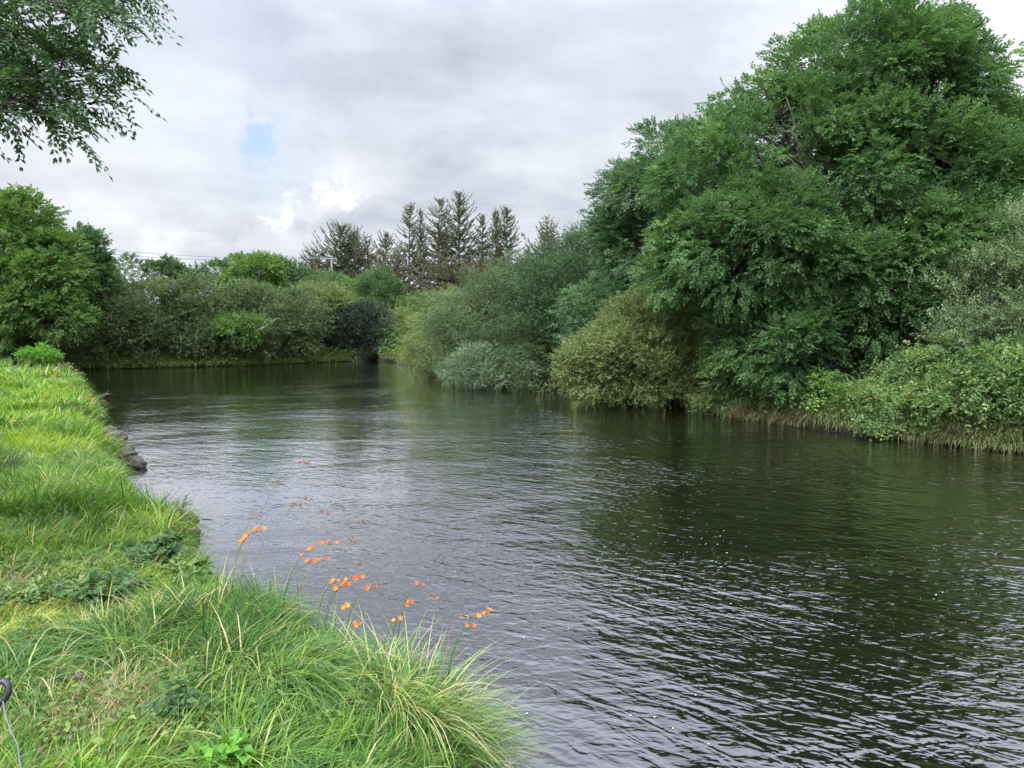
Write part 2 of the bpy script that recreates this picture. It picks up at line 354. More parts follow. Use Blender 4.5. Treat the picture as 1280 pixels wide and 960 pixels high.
# ------------------------------------------------------------ foliage engine
def leafquads(b, d, n, L, Wd, fold=.18):
    d = unit(d); s = unit(np.cross(d, n)); n = np.cross(s, d)
    L = np.reshape(L, (-1, 1)); Wd = np.reshape(Wd, (-1, 1))
    V = np.stack([b, b + d * L * .45 + s * Wd * .5 + n * Wd * fold, b + d * L - n * L * .08, b + d * L * .45 - s * Wd * .5 + n * Wd * fold], 1)
    return V
def sprays(P, D, L, k, lL, lW, opposed=True, droop=.25, spread=55, upn=.8, jit=.35):
    """P,D (n,3) shoots; k leaf stations; returns (n*k*2 or n*k, 4, 3)"""
    n = len(P); D = unit(D); up = np.array([0, 0, 1.0])
    nm = unit(up * upn + rng.normal(size=(n, 3)) * .35); S = unit(np.cross(D, nm)); nm = np.cross(S, D)
    t = np.linspace(.25, 1, k)[None, :, None]; L = np.reshape(L, (-1, 1, 1))
    base = P[:, None] + D[:, None] * L * t + np.array([0, 0, -1.0]) * (L * droop * t * t)
    out = []
    a = R(spread)
    sides = (1, -1) if opposed else (0,)
    for sgn in sides:
        if opposed: sg = np.full((n, k, 1), sgn)
        else: sg = np.where(np.arange(k) % 2, 1, -1)[None, :, None] * np.ones((n, 1, 1))
        last = (np.arange(k) == k - 1)[None, :, None]
        ang = np.where(last, a * .25, a)
        d = D[:, None] * np.cos(ang) + S[:, None] * np.sin(ang) * sg - up * droop * t * .8 + rng.normal(size=(n, k, 3)) * jit * .5
        nn = nm[:, None] + rng.normal(size=(n, k, 3)) * jit
        sz = rng.uniform(.7, 1.2, (n, k))
        out.append(leafquads(base.reshape(-1, 3), d.reshape(-1, 3), nn.reshape(-1, 3), (lL * sz).ravel(), (lW * sz).ravel()))
    return np.concatenate(out) if len(out) == 1 else np.stack([o.reshape(n, k, 4, 3) for o in out], 2).reshape(-1, 4, 3)
def V2Q(V): n = len(V); return V.reshape(-1, 3), np.arange(n * 4).reshape(-1, 4)

def lobe(px, py, rx, ry, D, rd=None):
    c = W(px, py, D); s = D / (CP * F); rX = rx * s; rZ = ry * s
    return (c, np.array([rX, rX if rd is None else rd, rZ]))
def inlobe(P, L):
    return np.linalg.norm((P - L[0]) / L[1], axis=-1)

def crown(lobes, dens, pad_r, spray_n, sprayp, inner=.25, flat=.6, axisxy=None, updir=.25, minz=.15, gap=0.0):
    """pads on the shells of the lobes, then leafy shoots in each pad"""
    PC, PD, PR = [], [], []
    for L in lobes:
        c, r = L; area = (r[0] * r[2] + r[1] * r[2] + r[0] * r[1]) / 3 * 4 * math.pi
        n = max(4, int(area * dens))
        d = unit(rng.normal(size=(n, 3)))
        rad = np.where(rng.random(n) < inner, rng.uniform(.3, .75, n), rng.uniform(.78, 1.06, n))[:, None]
        p = c + d * r * rad
        ok = np.ones(n, bool)
        for L2 in lobes:
            if L2 is L: continue
            q = inlobe(p, L2); ok &= (q > .62) | (rng.random(n) < .12)
        p = p[ok]; d = d[ok]
        PC.append(p); PD.append(unit(d / r)); 
    PC = np.concatenate(PC); PD = np.concatenate(PD)
    g = height(PC[:, 0], PC[:, 1]); ok = PC[:, 2] > np.maximum(g, 0) + minz
    PC = PC[ok]; PD = PD[ok]; n = len(PC)
    PR = pad_r * rng.uniform(.65, 1.3, n)
    if gap: 
        keep = noise2(PC[:, 0] + PC[:, 2] * .7, PC[:, 1] + PC[:, 2], .9) > -1 + gap; PC, PD, PR = PC[keep], PD[keep], PR[keep]; n = len(PC)
    ptone = np.clip(rng.normal(0, .17, n), -.3, .28)
    rep = np.maximum(3, (spray_n * (PR / pad_r) ** 2 * rng.uniform(.7, 1.2, n))).astype(int)
    idx = np.repeat(np.arange(n), rep)
    b = unit(rng.normal(size=(len(idx), 3))) * rng.uniform(.45, 1, (len(idx), 1))
    P = PC[idx] + b * PR[idx][:, None] * np.array([1, 1, flat]) 
    D = b * .8 + PD[idx] * .8 + np.array([0, 0, updir]) + rng.normal(size=b.shape) * .3
    zz = P[:, 2] > np.maximum(height(P[:, 0], P[:, 1]), 0) + minz * .4
    P, D, idx = P[zz], D[zz], idx[zz]
    sp = dict(sprayp); Ls = sp.pop('L') * rng.uniform(.6, 1.25, len(P))
    V = sprays(P, D, Ls, **sp)
    per = len(V) // len(P)
    tint = np.repeat(np.clip(.42 + ptone[idx] + rng.normal(0, .10, len(P)), 0, 1), per)
    tint = np.clip(tint + rng.normal(0, .10, len(V)), 0, 1)
    return V, np.repeat(tint, 4), PC, PD, PR

def woody(base, r0, lobes, PC, PR, frac, kind='tree', sides=6, fork=.35):
    T = TubeSet(sides); base = np.asarray(base, float)
    cen = np.mean([l[0] for l in lobes], axis=0)
    if kind == 'tree':
        top = np.array([cen[0], cen[1], max(l[0][2] + l[1][2] * .5 for l in lobes)])
        tr = wob(bez(base - [0, 0, .3], base + [(cen[0] - base[0]) * .2, 0, (top[2] - base[2]) * .5], top, 14), r0 * .25)
        T.add(tr, np.linspace(1, .12, 14) ** 1.2 * r0 * np.r_[1.35, 1.1, np.ones(12)])
    for c, r in lobes:
        if kind == 'tree':
            k = np.clip((c[2] - base[2]) / (top[2] - base[2]) - rng.uniform(.25, .4), .12, .8); s = tr[int(k * 13)]
            rr = r0 * (1 - k) * .6
        else:
            s = base + np.array([rng.normal() * .25, rng.normal() * .25, -.1]); rr = r0 * .6
        mid = (s + c) / 2 + [0, 0, -.1 * np.linalg.norm(c - s) if kind == 'tree' else .1]
        lb = wob(bez(s, mid, c, 9), rr * .5); T.add(lb, np.linspace(rr, rr * .4, 9))
        near = np.where(inlobe(PC, (c, r)) < 1.08)[0]
        m = int(len(near) * frac)
        for j in rng.permutation(near)[:m]:
            s2 = lb[rng.integers(3, 9)]; e = PC[j]; dd = np.linalg.norm(e - s2)
            T.add(wob(bez(s2, (s2 + e) / 2 + [0, 0, .12 * dd], e, 6), dd * .025), np.linspace(rr * .33, .008 + rr * .03, 6))
    return T

ASH = dict(L=.28, k=5, lL=.115, lW=.048, opposed=True, droop=.22, spread=60, jit=.3)
WIL = dict(L=.32, k=8, lL=.085, lW=.040, opposed=False, droop=.08, spread=55, jit=.8)
def plant(name, cat, label, base_px, base_D, lobes, mat, dens, pad_r, spray_n, sp, bark='bark', r0=.1, frac=.2, kind='tree', crown_name='crown', wood_name='trunk', group=None, base=None, **kw):
    x = W(base_px, 415, base_D)[0] if base is None else base[0]; y = base_D if base is None else base[1]
    b = np.array([x, y, max(hz(x, y), -.2)])
    root = empty(name, b, label, cat, group)
    V, t, PC, PD, PR = crown(lobes, dens, pad_r, spray_n, sp, **kw)
    vv, q = V2Q(V)
    mk(crown_name, vv, q, M[mat], root, t)
    if r0: woody(b, r0, lobes, PC, PR, frac, kind).build(wood_name, M[bark], root)
    return root
def shrub(cat, label, bpx, bD, lobes, mat, dens=5, pad_r=.38, spray_n=26, sp=WIL, name='willow_shrub', r0=.05, updir=.3, **kw):
    return plant(name, cat, label, bpx, bD, lobes, mat, dens, pad_r, spray_n, sp, 'bark', r0, .15, 'shrub', 'foliage', 'stem', updir=updir, **kw)

NV0 = 0
# ------------------------------------------------------------ right bank, near to far
D0 = 22.5
ash_l = [lobe(1085, 118, 118, 92, D0, 3.0), lobe(1160, 135, 70, 85, D0 + .5, 2.6), lobe(990, 165, 85, 82, D0, 2.6), lobe(1232, 225, 75, 80, D0, 2.4),
         lobe(905, 235, 75, 75, D0 - .3, 2.2), lobe(1065, 225, 130, 95, D0 - .8, 2.8), lobe(950, 305, 105, 70, D0 - 1.2, 2.4), lobe(1165, 320, 115, 75, D0 - 2.0, 2.0),
         lobe(1040, 340, 90, 55, D0 - 1.6, 2.2), lobe(870, 330, 55, 55, D0 + .3, 1.8), lobe(945, 425, 45, 46, D0 - 1.2, 1.4), lobe(985, 430, 45, 55, D0 - 2.2, 1.2),
         lobe(1120, 395, 60, 38, D0 - 2.4, 1.2), lobe(1290, 320, 60, 70, D0 - .5, 2.0), lobe(1320, 275, 60, 60, D0 + 1, 2.6), lobe(1190, 230, 90, 70, D0 - 1.5, 2.0), lobe(940, 475, 34, 26, D0 - 1, 1)]
plant('ash_tree', 'tree', 'tall broad dark green ash, the largest tree, leaning over the right bank', 1072, D0 - .6, ash_l, 'ash', 1.75, .62, 74, ASH, r0=.36, frac=.5, flat=.66, updir=.12, inner=.2, gap=.3)
plant('ash_tree', 'tree', 'paler drooping ash growing left of the tallest tree', 825, 28,
      [lobe(795, 250, 40, 42, 28, 1.6), lobe(838, 205, 45, 50, 28, 1.8), lobe(868, 255, 55, 80, 28, 2), lobe(805, 320, 50, 55, 28, 2), lobe(765, 290, 25, 30, 28.5, 1.2), lobe(850, 350, 60, 60, 28, 2)],
      'ash2', 1.7, .6, 42, ASH, r0=.22, frac=.35, flat=.6, updir=0)
plant('ash_sapling', 'tree', 'small pale green ash sapling with drooping leaves beside the round olive shrub', 765, 28,
      [lobe(762, 378, 45, 34, 27.2, 1.1), lobe(735, 405, 28, 38, 27.2, .9), lobe(785, 410, 40, 40, 27.5, 1)], 'ash2', 2.0, .5, 42, ASH, r0=.09, frac=.3, flat=.55, updir=-.05)
shrub('shrub', 'dark green willow rising behind the grey shrubs, below the drooping ash', 700, 33,
      [lobe(700, 345, 50, 42, 33.5, 2.2), lobe(745, 330, 40, 42, 33, 2), lobe(672, 395, 50, 60, 33, 2), lobe(725, 410, 50, 62, 32, 2), lobe(770, 300, 25, 22, 34, 1.2)], 'willow_dark', dens=2.2, spray_n=46, pad_r=.6, r0=.1, gap=.15)
shrub('shrub', 'large grey green willow with pale top leaning over the water mid river', 625, 34,
      [lobe(612, 400, 55, 55, 35, 2.2), lobe(640, 375, 42, 45, 35.5, 2), lobe(640, 440, 50, 42, 33.5, 1.8), lobe(575, 420, 40, 48, 36, 1.8)], 'willow_grey', dens=2.3, spray_n=46, pad_r=.55, gap=.2)
shrub('shrub', 'olive willow at the left end of the right bank, dipping into the river', 535, 41,
      [lobe(543, 432, 33, 38, 41, 1.6), lobe(572, 400, 38, 36, 41.5, 1.7), lobe(525, 450, 18, 20, 41, 1)], 'willow', dens=3.0, spray_n=28, pad_r=.42)
shrub('shrub', 'low silvery willow skirt touching the water beneath the large grey one', 600, 31.8,
      [lobe(594, 460, 38, 25, 32, 1.1), lobe(640, 468, 34, 18, 31.8, 1)], 'willow_silver', dens=4.5, spray_n=26, pad_r=.3)
shrub('shrub', 'rounded olive willow overhanging dark water in front of the tall ash', 805, 25.2,
      [lobe(800, 455, 84, 52, 25, 1.9), lobe(815, 410, 58, 42, 25.5, 1.6), lobe(755, 455, 50, 45, 24.8, 1.3), lobe(850, 460, 38, 45, 24.8, 1.2), lobe(820, 385, 28, 26, 26, 1)], 'willow', dens=4.0, spray_n=40, pad_r=.38, minz=.05, gap=.15)
shrub('shrub', 'grey green sallow with open branches at the right edge of the picture', 1265, 17.2,
      [lobe(1268, 300, 38, 36, 18, 1.1), lobe(1240, 370, 62, 50, 17.6, 1.2), lobe(1290, 370, 60, 70, 17.4, 1.3), lobe(1225, 425, 45, 32, 17.4, .9), lobe(1300, 440, 50, 50, 17, 1)], 'sallow', sp=dict(L=.36, k=7, lL=.075, lW=.036, opposed=False, droop=.05, spread=50, jit=.6), dens=6, spray_n=18, pad_r=.30, gap=.25)
BRM = dict(L=.22, k=3, lL=.075, lW=.058, opposed=True, droop=.3, spread=60, jit=.45)
def bramble(label, bpx, bD, lobes, mat='bramble', cat='bramble', name='bramble_bush', **kw):
    kw = {**dict(dens=9, pad_r=.24, spray_n=15, sp=BRM, r0=.02, updir=.1, minz=.08), **kw}
    return shrub(cat, label, bpx, bD, lobes, mat, name=name, **kw)
bramble('pale green bramble mound trailing into the river right of the brown grass', 1130, 17.6, [lobe(1125, 510, 48, 32, 17.3, .8), lobe(1150, 475, 50, 30, 18, .9)])
bramble('bramble bank below the open sallow, spilling over the waterline', 1205, 16.6, [lobe(1200, 500, 50, 36, 16.5, .8), lobe(1180, 455, 45, 30, 17.5, .8), lobe(1230, 470, 40, 25, 17, .7)])
bramble('bramble thicket at the right edge above the dead brown stems', 1270, 15.8, [lobe(1268, 485, 45, 40, 15.7, .8), lobe(1320, 490, 50, 50, 15.2, 1), lobe(1265, 450, 40, 28, 16.2, .7)])
bramble('yellow green nettles and herbs under the ash trunk', 1040, 19.4, [lobe(1035, 492, 32, 22, 19.3, .7), lobe(1075, 505, 28, 24, 18.6, .6)], 'herb', 'herbs', 'nettle_patch', spray_n=11)
bramble('dark leafy undergrowth in the gap behind the brown dead grass', 1100, 20, [lobe(1110, 455, 50, 28, 20, .8), lobe(1000, 480, 40, 24, 20.8, .8)], 'mid', 'undergrowth', 'undergrowth_bush', dens=6)
bramble('leafy tufts hanging over the brown stems below the ash', 1000, 20, [lobe(895, 506, 26, 12, 22.6, .6), lobe(940, 512, 24, 12, 21.6, .6), lobe(985, 518, 24, 12, 20.4, .6), lobe(1040, 530, 18, 10, 19.3, .5)], minz=.08, dens=12, pad_r=.2)
bramble('bright leaves dangling to the water under the edge thicket', 1240, 15.9, [lobe(1160, 543, 16, 9, 16.6, .4), lobe(1222, 543, 18, 12, 16.2, .4), lobe(1275, 550, 18, 10, 15.6, .4)], minz=.06)
bramble('small leafy tangle at the waterline right of the round olive willow', 915, 22, [lobe(912, 500, 34, 20, 22.3, .7), lobe(955, 510, 26, 14, 21.5, .5)], 'willow_dark', 'undergrowth', 'undergrowth_bush', dens=6)
bramble('brownish low growth at the waterline between the two willows', 690, 30.6, [lobe(685, 478, 38, 11, 31, .7), lobe(660, 470, 24, 12, 31.3, .6)], 'hedge', 'undergrowth', 'undergrowth_bush', dens=6)

shrub('shrub', 'dark thicket closing the gap behind the tall ash trunk', 1090, 30, [lobe(905, 410, 60, 45, 30.5, 2), lobe(1000, 420, 70, 40, 30, 2), lobe(1090, 410, 70, 42, 30.5, 2), lobe(1180, 405, 70, 45, 30, 2)], 'willow_dark', dens=2, spray_n=34, pad_r=.55, name='thicket', sp=dict(L=.5, k=7, lL=.12, lW=.06, opposed=False, droop=.05, spread=50, jit=.6))
shrub('shrub', 'dark thicket behind the sallow at the right edge', 1290, 27, [lobe(1270, 400, 70, 50, 27, 2), lobe(1360, 390, 70, 55, 27, 2)], 'willow_dark', dens=2, spray_n=34, pad_r=.55, name='thicket', sp=dict(L=.5, k=7, lL=.12, lW=.06, opposed=False, droop=.05, spread=50, jit=.6))

# ------------------------------------------------------------ far bank hedge
HG = dict(L=.55, k=6, lL=.15, lW=.085, opposed=False, droop=.1, spread=55, jit=.7)
def hedge(label, lobes, mat='hedge', name='hedge_shrub', cat='shrub', dens=2.2, pad_r=.6, spray_n=26, sp=HG, r0=.08, **kw):
    bpx = (lobes[0][0][0] / lobes[0][0][1]) * F * CP + 640
    return shrub(cat, label, bpx, lobes[0][0][1], lobes, mat, dens, pad_r, spray_n, sp, name, r0, **kw)
hedge('olive shrub with pale speckled leaves at the left end of the far bank', [lobe(125, 400, 48, 50, 53, 2.6), lobe(165, 415, 35, 40, 52, 2), lobe(120, 440, 35, 20, 51, 1.6)])
hedge('brownish scrub under the left edge tree beyond the grassy bank', [lobe(25, 418, 40, 20, 53, 1.6), lobe(85, 420, 30, 24, 52, 1.6), lobe(-35, 415, 40, 24, 53, 1.6)])
hedge('second far bank shrub from the left, brownish olive and dense', [lobe(195, 400, 38, 46, 54.5, 2.4), lobe(190, 435, 40, 26, 53.5, 1.6)])
hedge('brown tinged domed far bank shrub right of the dense olive one', [lobe(248, 398, 42, 48, 55.5, 2.6), lobe(240, 435, 42, 24, 54.5, 1.6)])
hedge('far bank thorn bush with bare arching twigs above the light sycamore bough', [lobe(312, 395, 40, 38, 57, 2.4), lobe(300, 430, 38, 22, 56.5, 1.5)])
hedge('olive green shrub between the bare twigs and the blackish bush', [lobe(365, 400, 42, 32, 60.5, 2.4), lobe(355, 425, 36, 18, 59.5, 1.4)])
hedge('fine twigged light willow on the far bank behind the blackish bush', [lobe(402, 383, 40, 26, 66, 2.4), lobe(375, 385, 28, 20, 65, 1.8)], 'willow')
hedge('rounded blackish thorn bush at the right end of the far bank', [lobe(455, 411, 32, 28, 65.5, 2.2), lobe(425, 408, 30, 28, 65, 1.8)], 'black_bush', dens=2.8)
hedge('light green sycamore bough hanging low over the far waterline', [lobe(292, 410, 15, 10, 54, .9), lobe(316, 404, 13, 7, 54.5, .7), lobe(305, 418, 10, 6, 54, .6)], 'light', name='sycamore_bough', cat='bough', spray_n=34, r0=.03, base=(-19.3, 59))
hedge('yellow green bush glowing at the far bank right end beside the field slope', [lobe(497, 404, 18, 13, 70, 1.2)], 'willow', spray_n=26)

TR = dict(L=.5, k=5, lL=.17, lW=.10, opposed=True, droop=.2, spread=60, jit=.5)
def ftree(label, bpx, D, lobes, mat, dens=1.6, pad_r=.7, spray_n=22, sp=TR, r0=.2, group=None, name='broadleaf_tree', **kw):
    kw = {**dict(flat=.6, updir=.1, frac=.4), **kw}
    return plant(name, 'tree', label, bpx, D, lobes, mat, dens, pad_r, spray_n, sp, r0=r0, group=group, **kw)
ftree('tall mid green tree at the left edge beyond the grassy bank', 16, 46,
      [lobe(30, 290, 38, 45, 46, 2.2), lobe(5, 320, 45, 50, 46, 2.4), lobe(62, 335, 36, 42, 45.5, 2), lobe(20, 375, 50, 38, 45, 2), lobe(75, 390, 34, 32, 45, 1.6), lobe(10, 412, 30, 20, 45, 1.4), lobe(-30, 300, 50, 60, 47, 2.5), lobe(-25, 380, 45, 35, 46, 2)],
      'light', 1.8, .62, 30, dict(L=.4, k=5, lL=.15, lW=.08, opposed=True, droop=.2, spread=60, jit=.4), r0=.13, inner=.25)
ftree('darker tree tucked behind the right side of the left edge tree', 105, 52, [lobe(100, 335, 28, 42, 52, 2), lobe(85, 370, 30, 34, 51, 1.8), lobe(125, 365, 18, 28, 52, 1.5)], 'mid', 1.8, .6, 30)
ftree('bright round topped green tree behind the far hedge', 320, 68, [lobe(318, 350, 32, 28, 66, 2), lobe(300, 365, 28, 22, 66, 1.8)], 'light', 2.0, .6, 32)
ftree('dark green tree with sky gaps right of the bright round one', 365, 72, [lobe(362, 350, 25, 18, 72, 1.8), lobe(345, 342, 18, 18, 72, 1.4)], 'mid', 1.6, .65, 24)
ftree('slender open crowned tree, leftmost on the skyline behind the far hedge', 156, 78, [lobe(156, 338, 18, 17, 78, 1.5)], 'mid', 1.1, .6, 14, gap=.2)
ftree('open double crowned skyline tree left of centre hedge', 205, 78, [lobe(194, 342, 11, 15, 78, 1.1), lobe(213, 338, 11, 15, 78, 1.1)], 'mid', 1.8, .5, 20)
ftree('low rounded skyline tree between the double crowned one and the bright one', 240, 80, [lobe(240, 347, 18, 12, 80, 1.5), lobe(222, 352, 12, 9, 80, 1)], 'mid', 1.5, .6, 20)
ftree('airy skyline tree just left of the bright round topped tree', 277, 80, [lobe(272, 342, 18, 13, 80, 1.5), lobe(296, 332, 12, 10, 80, 1.1)], 'mid', 1.4, .6, 18)
ftree('dull low tree filling the gap at the left end of the skyline', 132, 80, [lobe(128, 345, 16, 14, 80, 1.4)], 'willow_dark', 1.6, .6, 20)
hedge('small pale yellow green bush beside the utility pole', [lobe(438, 360, 14, 11, 84, 1.3)], 'light', name='bush', cat='bush', dens=1.6)
hedge('rounded fresh green tree bush in front of the left conifers', [lobe(474, 356, 20, 20, 84, 2), lobe(490, 364, 13, 12, 84, 1.4)], 'mid', name='bush', cat='bush', dens=2)
hedge('small dark bush on the field slope below the middle conifers', [lobe(536, 377, 14, 8, 84, 1.5)], 'willow_grey', name='bush', cat='bush', dens=2)
hedge('dark scrub at the foot of the pole, left of the yellow green bush', [lobe(408, 358, 18, 16, 80, 1.6)], 'mid', name='bush', cat='bush', dens=1.8)

# ------------------------------------------------------------ conifers
def spruce(label, px, top, D, spread=1.0, dense=1.0, brown=.0, group='conifers on the field skyline', bare=.0):
    x = W(px, 415, D)[0]; z0 = hz(x, D); zt = W(px, top, D)[2]; h = zt - z0
    root = empty('spruce_tree', (x, D, z0), label, 'conifer', group)
    T = TubeSet(6); lean = rng.normal(0, .02 * h)
    tp = np.stack([x + np.linspace(0, 1, 10) ** 2 * lean, np.full(10, D), z0 - .3 + np.linspace(0, 1, 10) * (h + .3)], -1)
    T.add(tp, np.linspace(.17, .015, 10))
    P, Dv, Ls, tn = [], [], [], []
    nb = int(h * 21 * dense)
    for i in range(nb):
        f = rng.random() ** .85 * .97 + .02          # 0 base .. 1 top
        if f < bare: continue
        az = rng.random() * 6.283
        ln = 1.22 * (.28 + 2.5 * (1 - f) ** .8) * spread * rng.uniform(.55, 1.15)
        s = np.array([x + f * f * lean, D, z0 + f * h])
        ln *= 1 + .35 * math.sin(az * 2 + px)
        el = .15 + .75 * f + rng.normal(0, .25); el = min(el, .95)
        d = np.array([math.cos(az), math.sin(az), math.tan(el) * .8])
        e = s + d * ln; mid = s + np.array([d[0], d[1], d[2] * .25]) * ln * .6
        pts = bez(s, mid, e, 5); T.add(pts, np.linspace(.035, .008, 5) * (1.2 - f * .5), .5)
        m = max(6, int(ln * 30)); tt = np.sort(rng.uniform(.18, 1, m))[:, None]
        pp = (1 - tt) ** 2 * s + 2 * tt * (1 - tt) * mid + tt ** 2 * e
        side = np.array([-d[1], d[0], 0]) * np.where(rng.random((m, 1)) < .5, 1, -1)
        dd = unit(d)[None] * .7 + side * rng.uniform(.2, .9, (m, 1)) + np.array([0, 0, 1]) * rng.normal(-.08, .3, (m, 1))
        P.append(pp); Dv.append(dd); Ls.append(rng.uniform(.15, .36, m) * (.6 + .5 * (1 - f)))
        tn.append(np.clip(rng.normal(.38 + brown + .25 * (1 - f), .16, m), 0, 1))
    P = np.concatenate(P); Dv = np.concatenate(Dv); Ls = np.concatenate(Ls); tn = np.concatenate(tn)
    nn = unit(rng.normal(size=P.shape))
    V = leafquads(P, Dv, nn, Ls, Ls * .36); V2 = leafquads(P, Dv, np.cross(unit(Dv), nn), Ls * .9, Ls * .33)
    vv, q = V2Q(np.concatenate([V, V2])); mk('foliage', vv, q, M['spruce'], root, np.repeat(np.r_[tn, tn], 4))
    T.build('trunk', M['bark_red'], root)
CG = 'conifers on the field skyline'
spruce('low brownish conifer at the left end of the skyline group', 396, 312, 97, 1.2, 1.2, .15)
spruce('dense dark conifer rising above the utility pole', 428, 282, 96, 1.25, 1.7)
spruce('dense conifer close against the right side of the darkest one', 444, 289, 98, 1.1, 1.4, .05)
spruce('thin brown half dead conifer right of the dense pair', 461, 295, 96, .8, .9, .3)
spruce('short sparse conifer left of the tall open pair', 483, 292, 100, 1.0, 1.0, .15)
spruce('brown low conifer in front of the open pair', 497, 312, 94, 1.2, 1.2, .15)
spruce('tall open conifer with gaunt upswept branches, left of its close pair', 512, 256, 97, .95, .75, .05, bare=.15)
spruce('tall thin conifer, right of the gaunt open one', 526, 262, 99, .6, .9, .05, bare=.15)
spruce('tall conifer just left of the tallest', 549, 249, 96, .95, 1.1, .05)
spruce('the tallest conifer of the skyline group', 574, 241, 97, 1.1, 1.25, .0)
spruce('slim conifer between the tallest and the right hand pair', 603, 268, 99, .75, 1.0, .1)
spruce('left conifer of the right hand pair', 620, 263, 97, .75, .95, .1)
spruce('outermost right conifer with long sagging branches', 634, 260, 96, 1.05, 1.0, .05)
spruce('brown scrubby low conifer filling the gap below the tallest', 560, 325, 93, 1.3, 1.3, .18)
spruce('brown low conifer below the right hand pair', 600, 328, 93, 1.3, 1.3, .15)
spruce('pointed conifer tip showing above the grey willow', 684, 276, 50, .85, 1.3, .0, group=None)
spruce('gaunt bare topped conifer behind the left edge trees', 121, 288, 60, .5, .45, .1, group=None)
spruce('second gaunt conifer, nearer the left edge tree', 86, 284, 60, .6, .7, .1, group=None)

# ------------------------------------------------------------ utility pole and wires
pD = 88; px_ = W(416, 415, pD)[0]; pz = hz(px_, pD); ptop = W(416, 321, pD)[2]
pr = empty('utility_pole', (px_, pD, pz), 'weathered wooden utility pole standing on the field left of the conifers', 'pole')
T = TubeSet(8); T.add([(px_, pD, pz - .5), (px_, pD, ptop)], np.array([.14, .10])); T.build('pole', M['pole'], pr)
T = TubeSet(4); T.add([(px_ - .6, pD - .12, ptop - .25), (px_ + .6, pD - .12, ptop - .25)], .05); T.build('crossarm', M['pole'], pr)
for dx in (-.5, .5): T = TubeSet(6); T.add([(px_ + dx, pD - .12, ptop - .2), (px_ + dx, pD - .12, ptop - .05)], .04); T.build('insulator', M['cord'], pr)
for k, (dx, ly, lab) in enumerate(((-.5, 300, 'upper overhead wire running left from the utility pole'), (.5, 304.5, 'lower overhead wire running left from the utility pole'))):
    a = np.array([px_ + dx, pD - .12, ptop - .04]); b = W(-260, ly - 62, 76); n = 24; t = np.linspace(0, 1, n)[:, None]
    pts = a * (1 - t) + b * t; pts[:, 2] -= (4 * t * (1 - t))[:, 0] * 2.1 + k * .35 * np.sin(np.pi * t[:, 0])
    T = TubeSet(4); T.add(pts, .022); o = T.build('overhead_wire', M['wire'], origin=a); tag(o, lab, 'wire', 'overhead wires')

# ------------------------------------------------------------ grass
def blades(x, y, L, wd, az, th0, bend, tint, nseg=4, z=None, root_w=1.0):
    """curved grass blades; th0 start lean from vertical, bend added along the length"""
    n = len(x); z = height(x, y) - .02 if z is None else z
    p = np.stack([x, y, z], -1); hd = np.stack([np.cos(az), np.sin(az), 0 * az], -1)
    tw = az + np.pi / 2 + rng.normal(0, .5, n); sd_ = np.stack([np.cos(tw), np.sin(tw), 0 * az], -1)
    rows = []
    for i in range(nseg + 1):
        f = i / nseg; w = wd * (1 - f ** 1.6 * .93) * .5
        rows.append(np.stack([p - sd_ * w[:, None], p + sd_ * w[:, None]], 1))
        if i < nseg:
            th = th0 + bend * (f + .5 / nseg)
            p = p + (hd * np.sin(th)[:, None] + np.array([0, 0, 1]) * np.cos(th)[:, None]) * (L / nseg)[:, None]
    V = np.concatenate(rows, 1); m = 2 * (nseg + 1)
    q = np.array([[2 * i, 2 * i + 1, 2 * i + 3, 2 * i + 2] for i in range(nseg)])
    Q = (np.arange(n)[:, None, None] * m + q[None]).reshape(-1, 4)
    return V.reshape(-1, 3), Q, np.repeat(tint, m)
def scatter(x0, x1, y0, y1, n, cond):
    x = rng.uniform(x0, x1, n); y = rng.uniform(y0, y1, n); k = cond(x, y); return x[k], y[k]
def join(lst):
    V, Q, T, n = [], [], [], 0
    for v, q, t in lst: V.append(v); Q.append(q + n); T.append(t); n += len(v)
    return np.concatenate(V), np.concatenate(Q), np.concatenate(T)

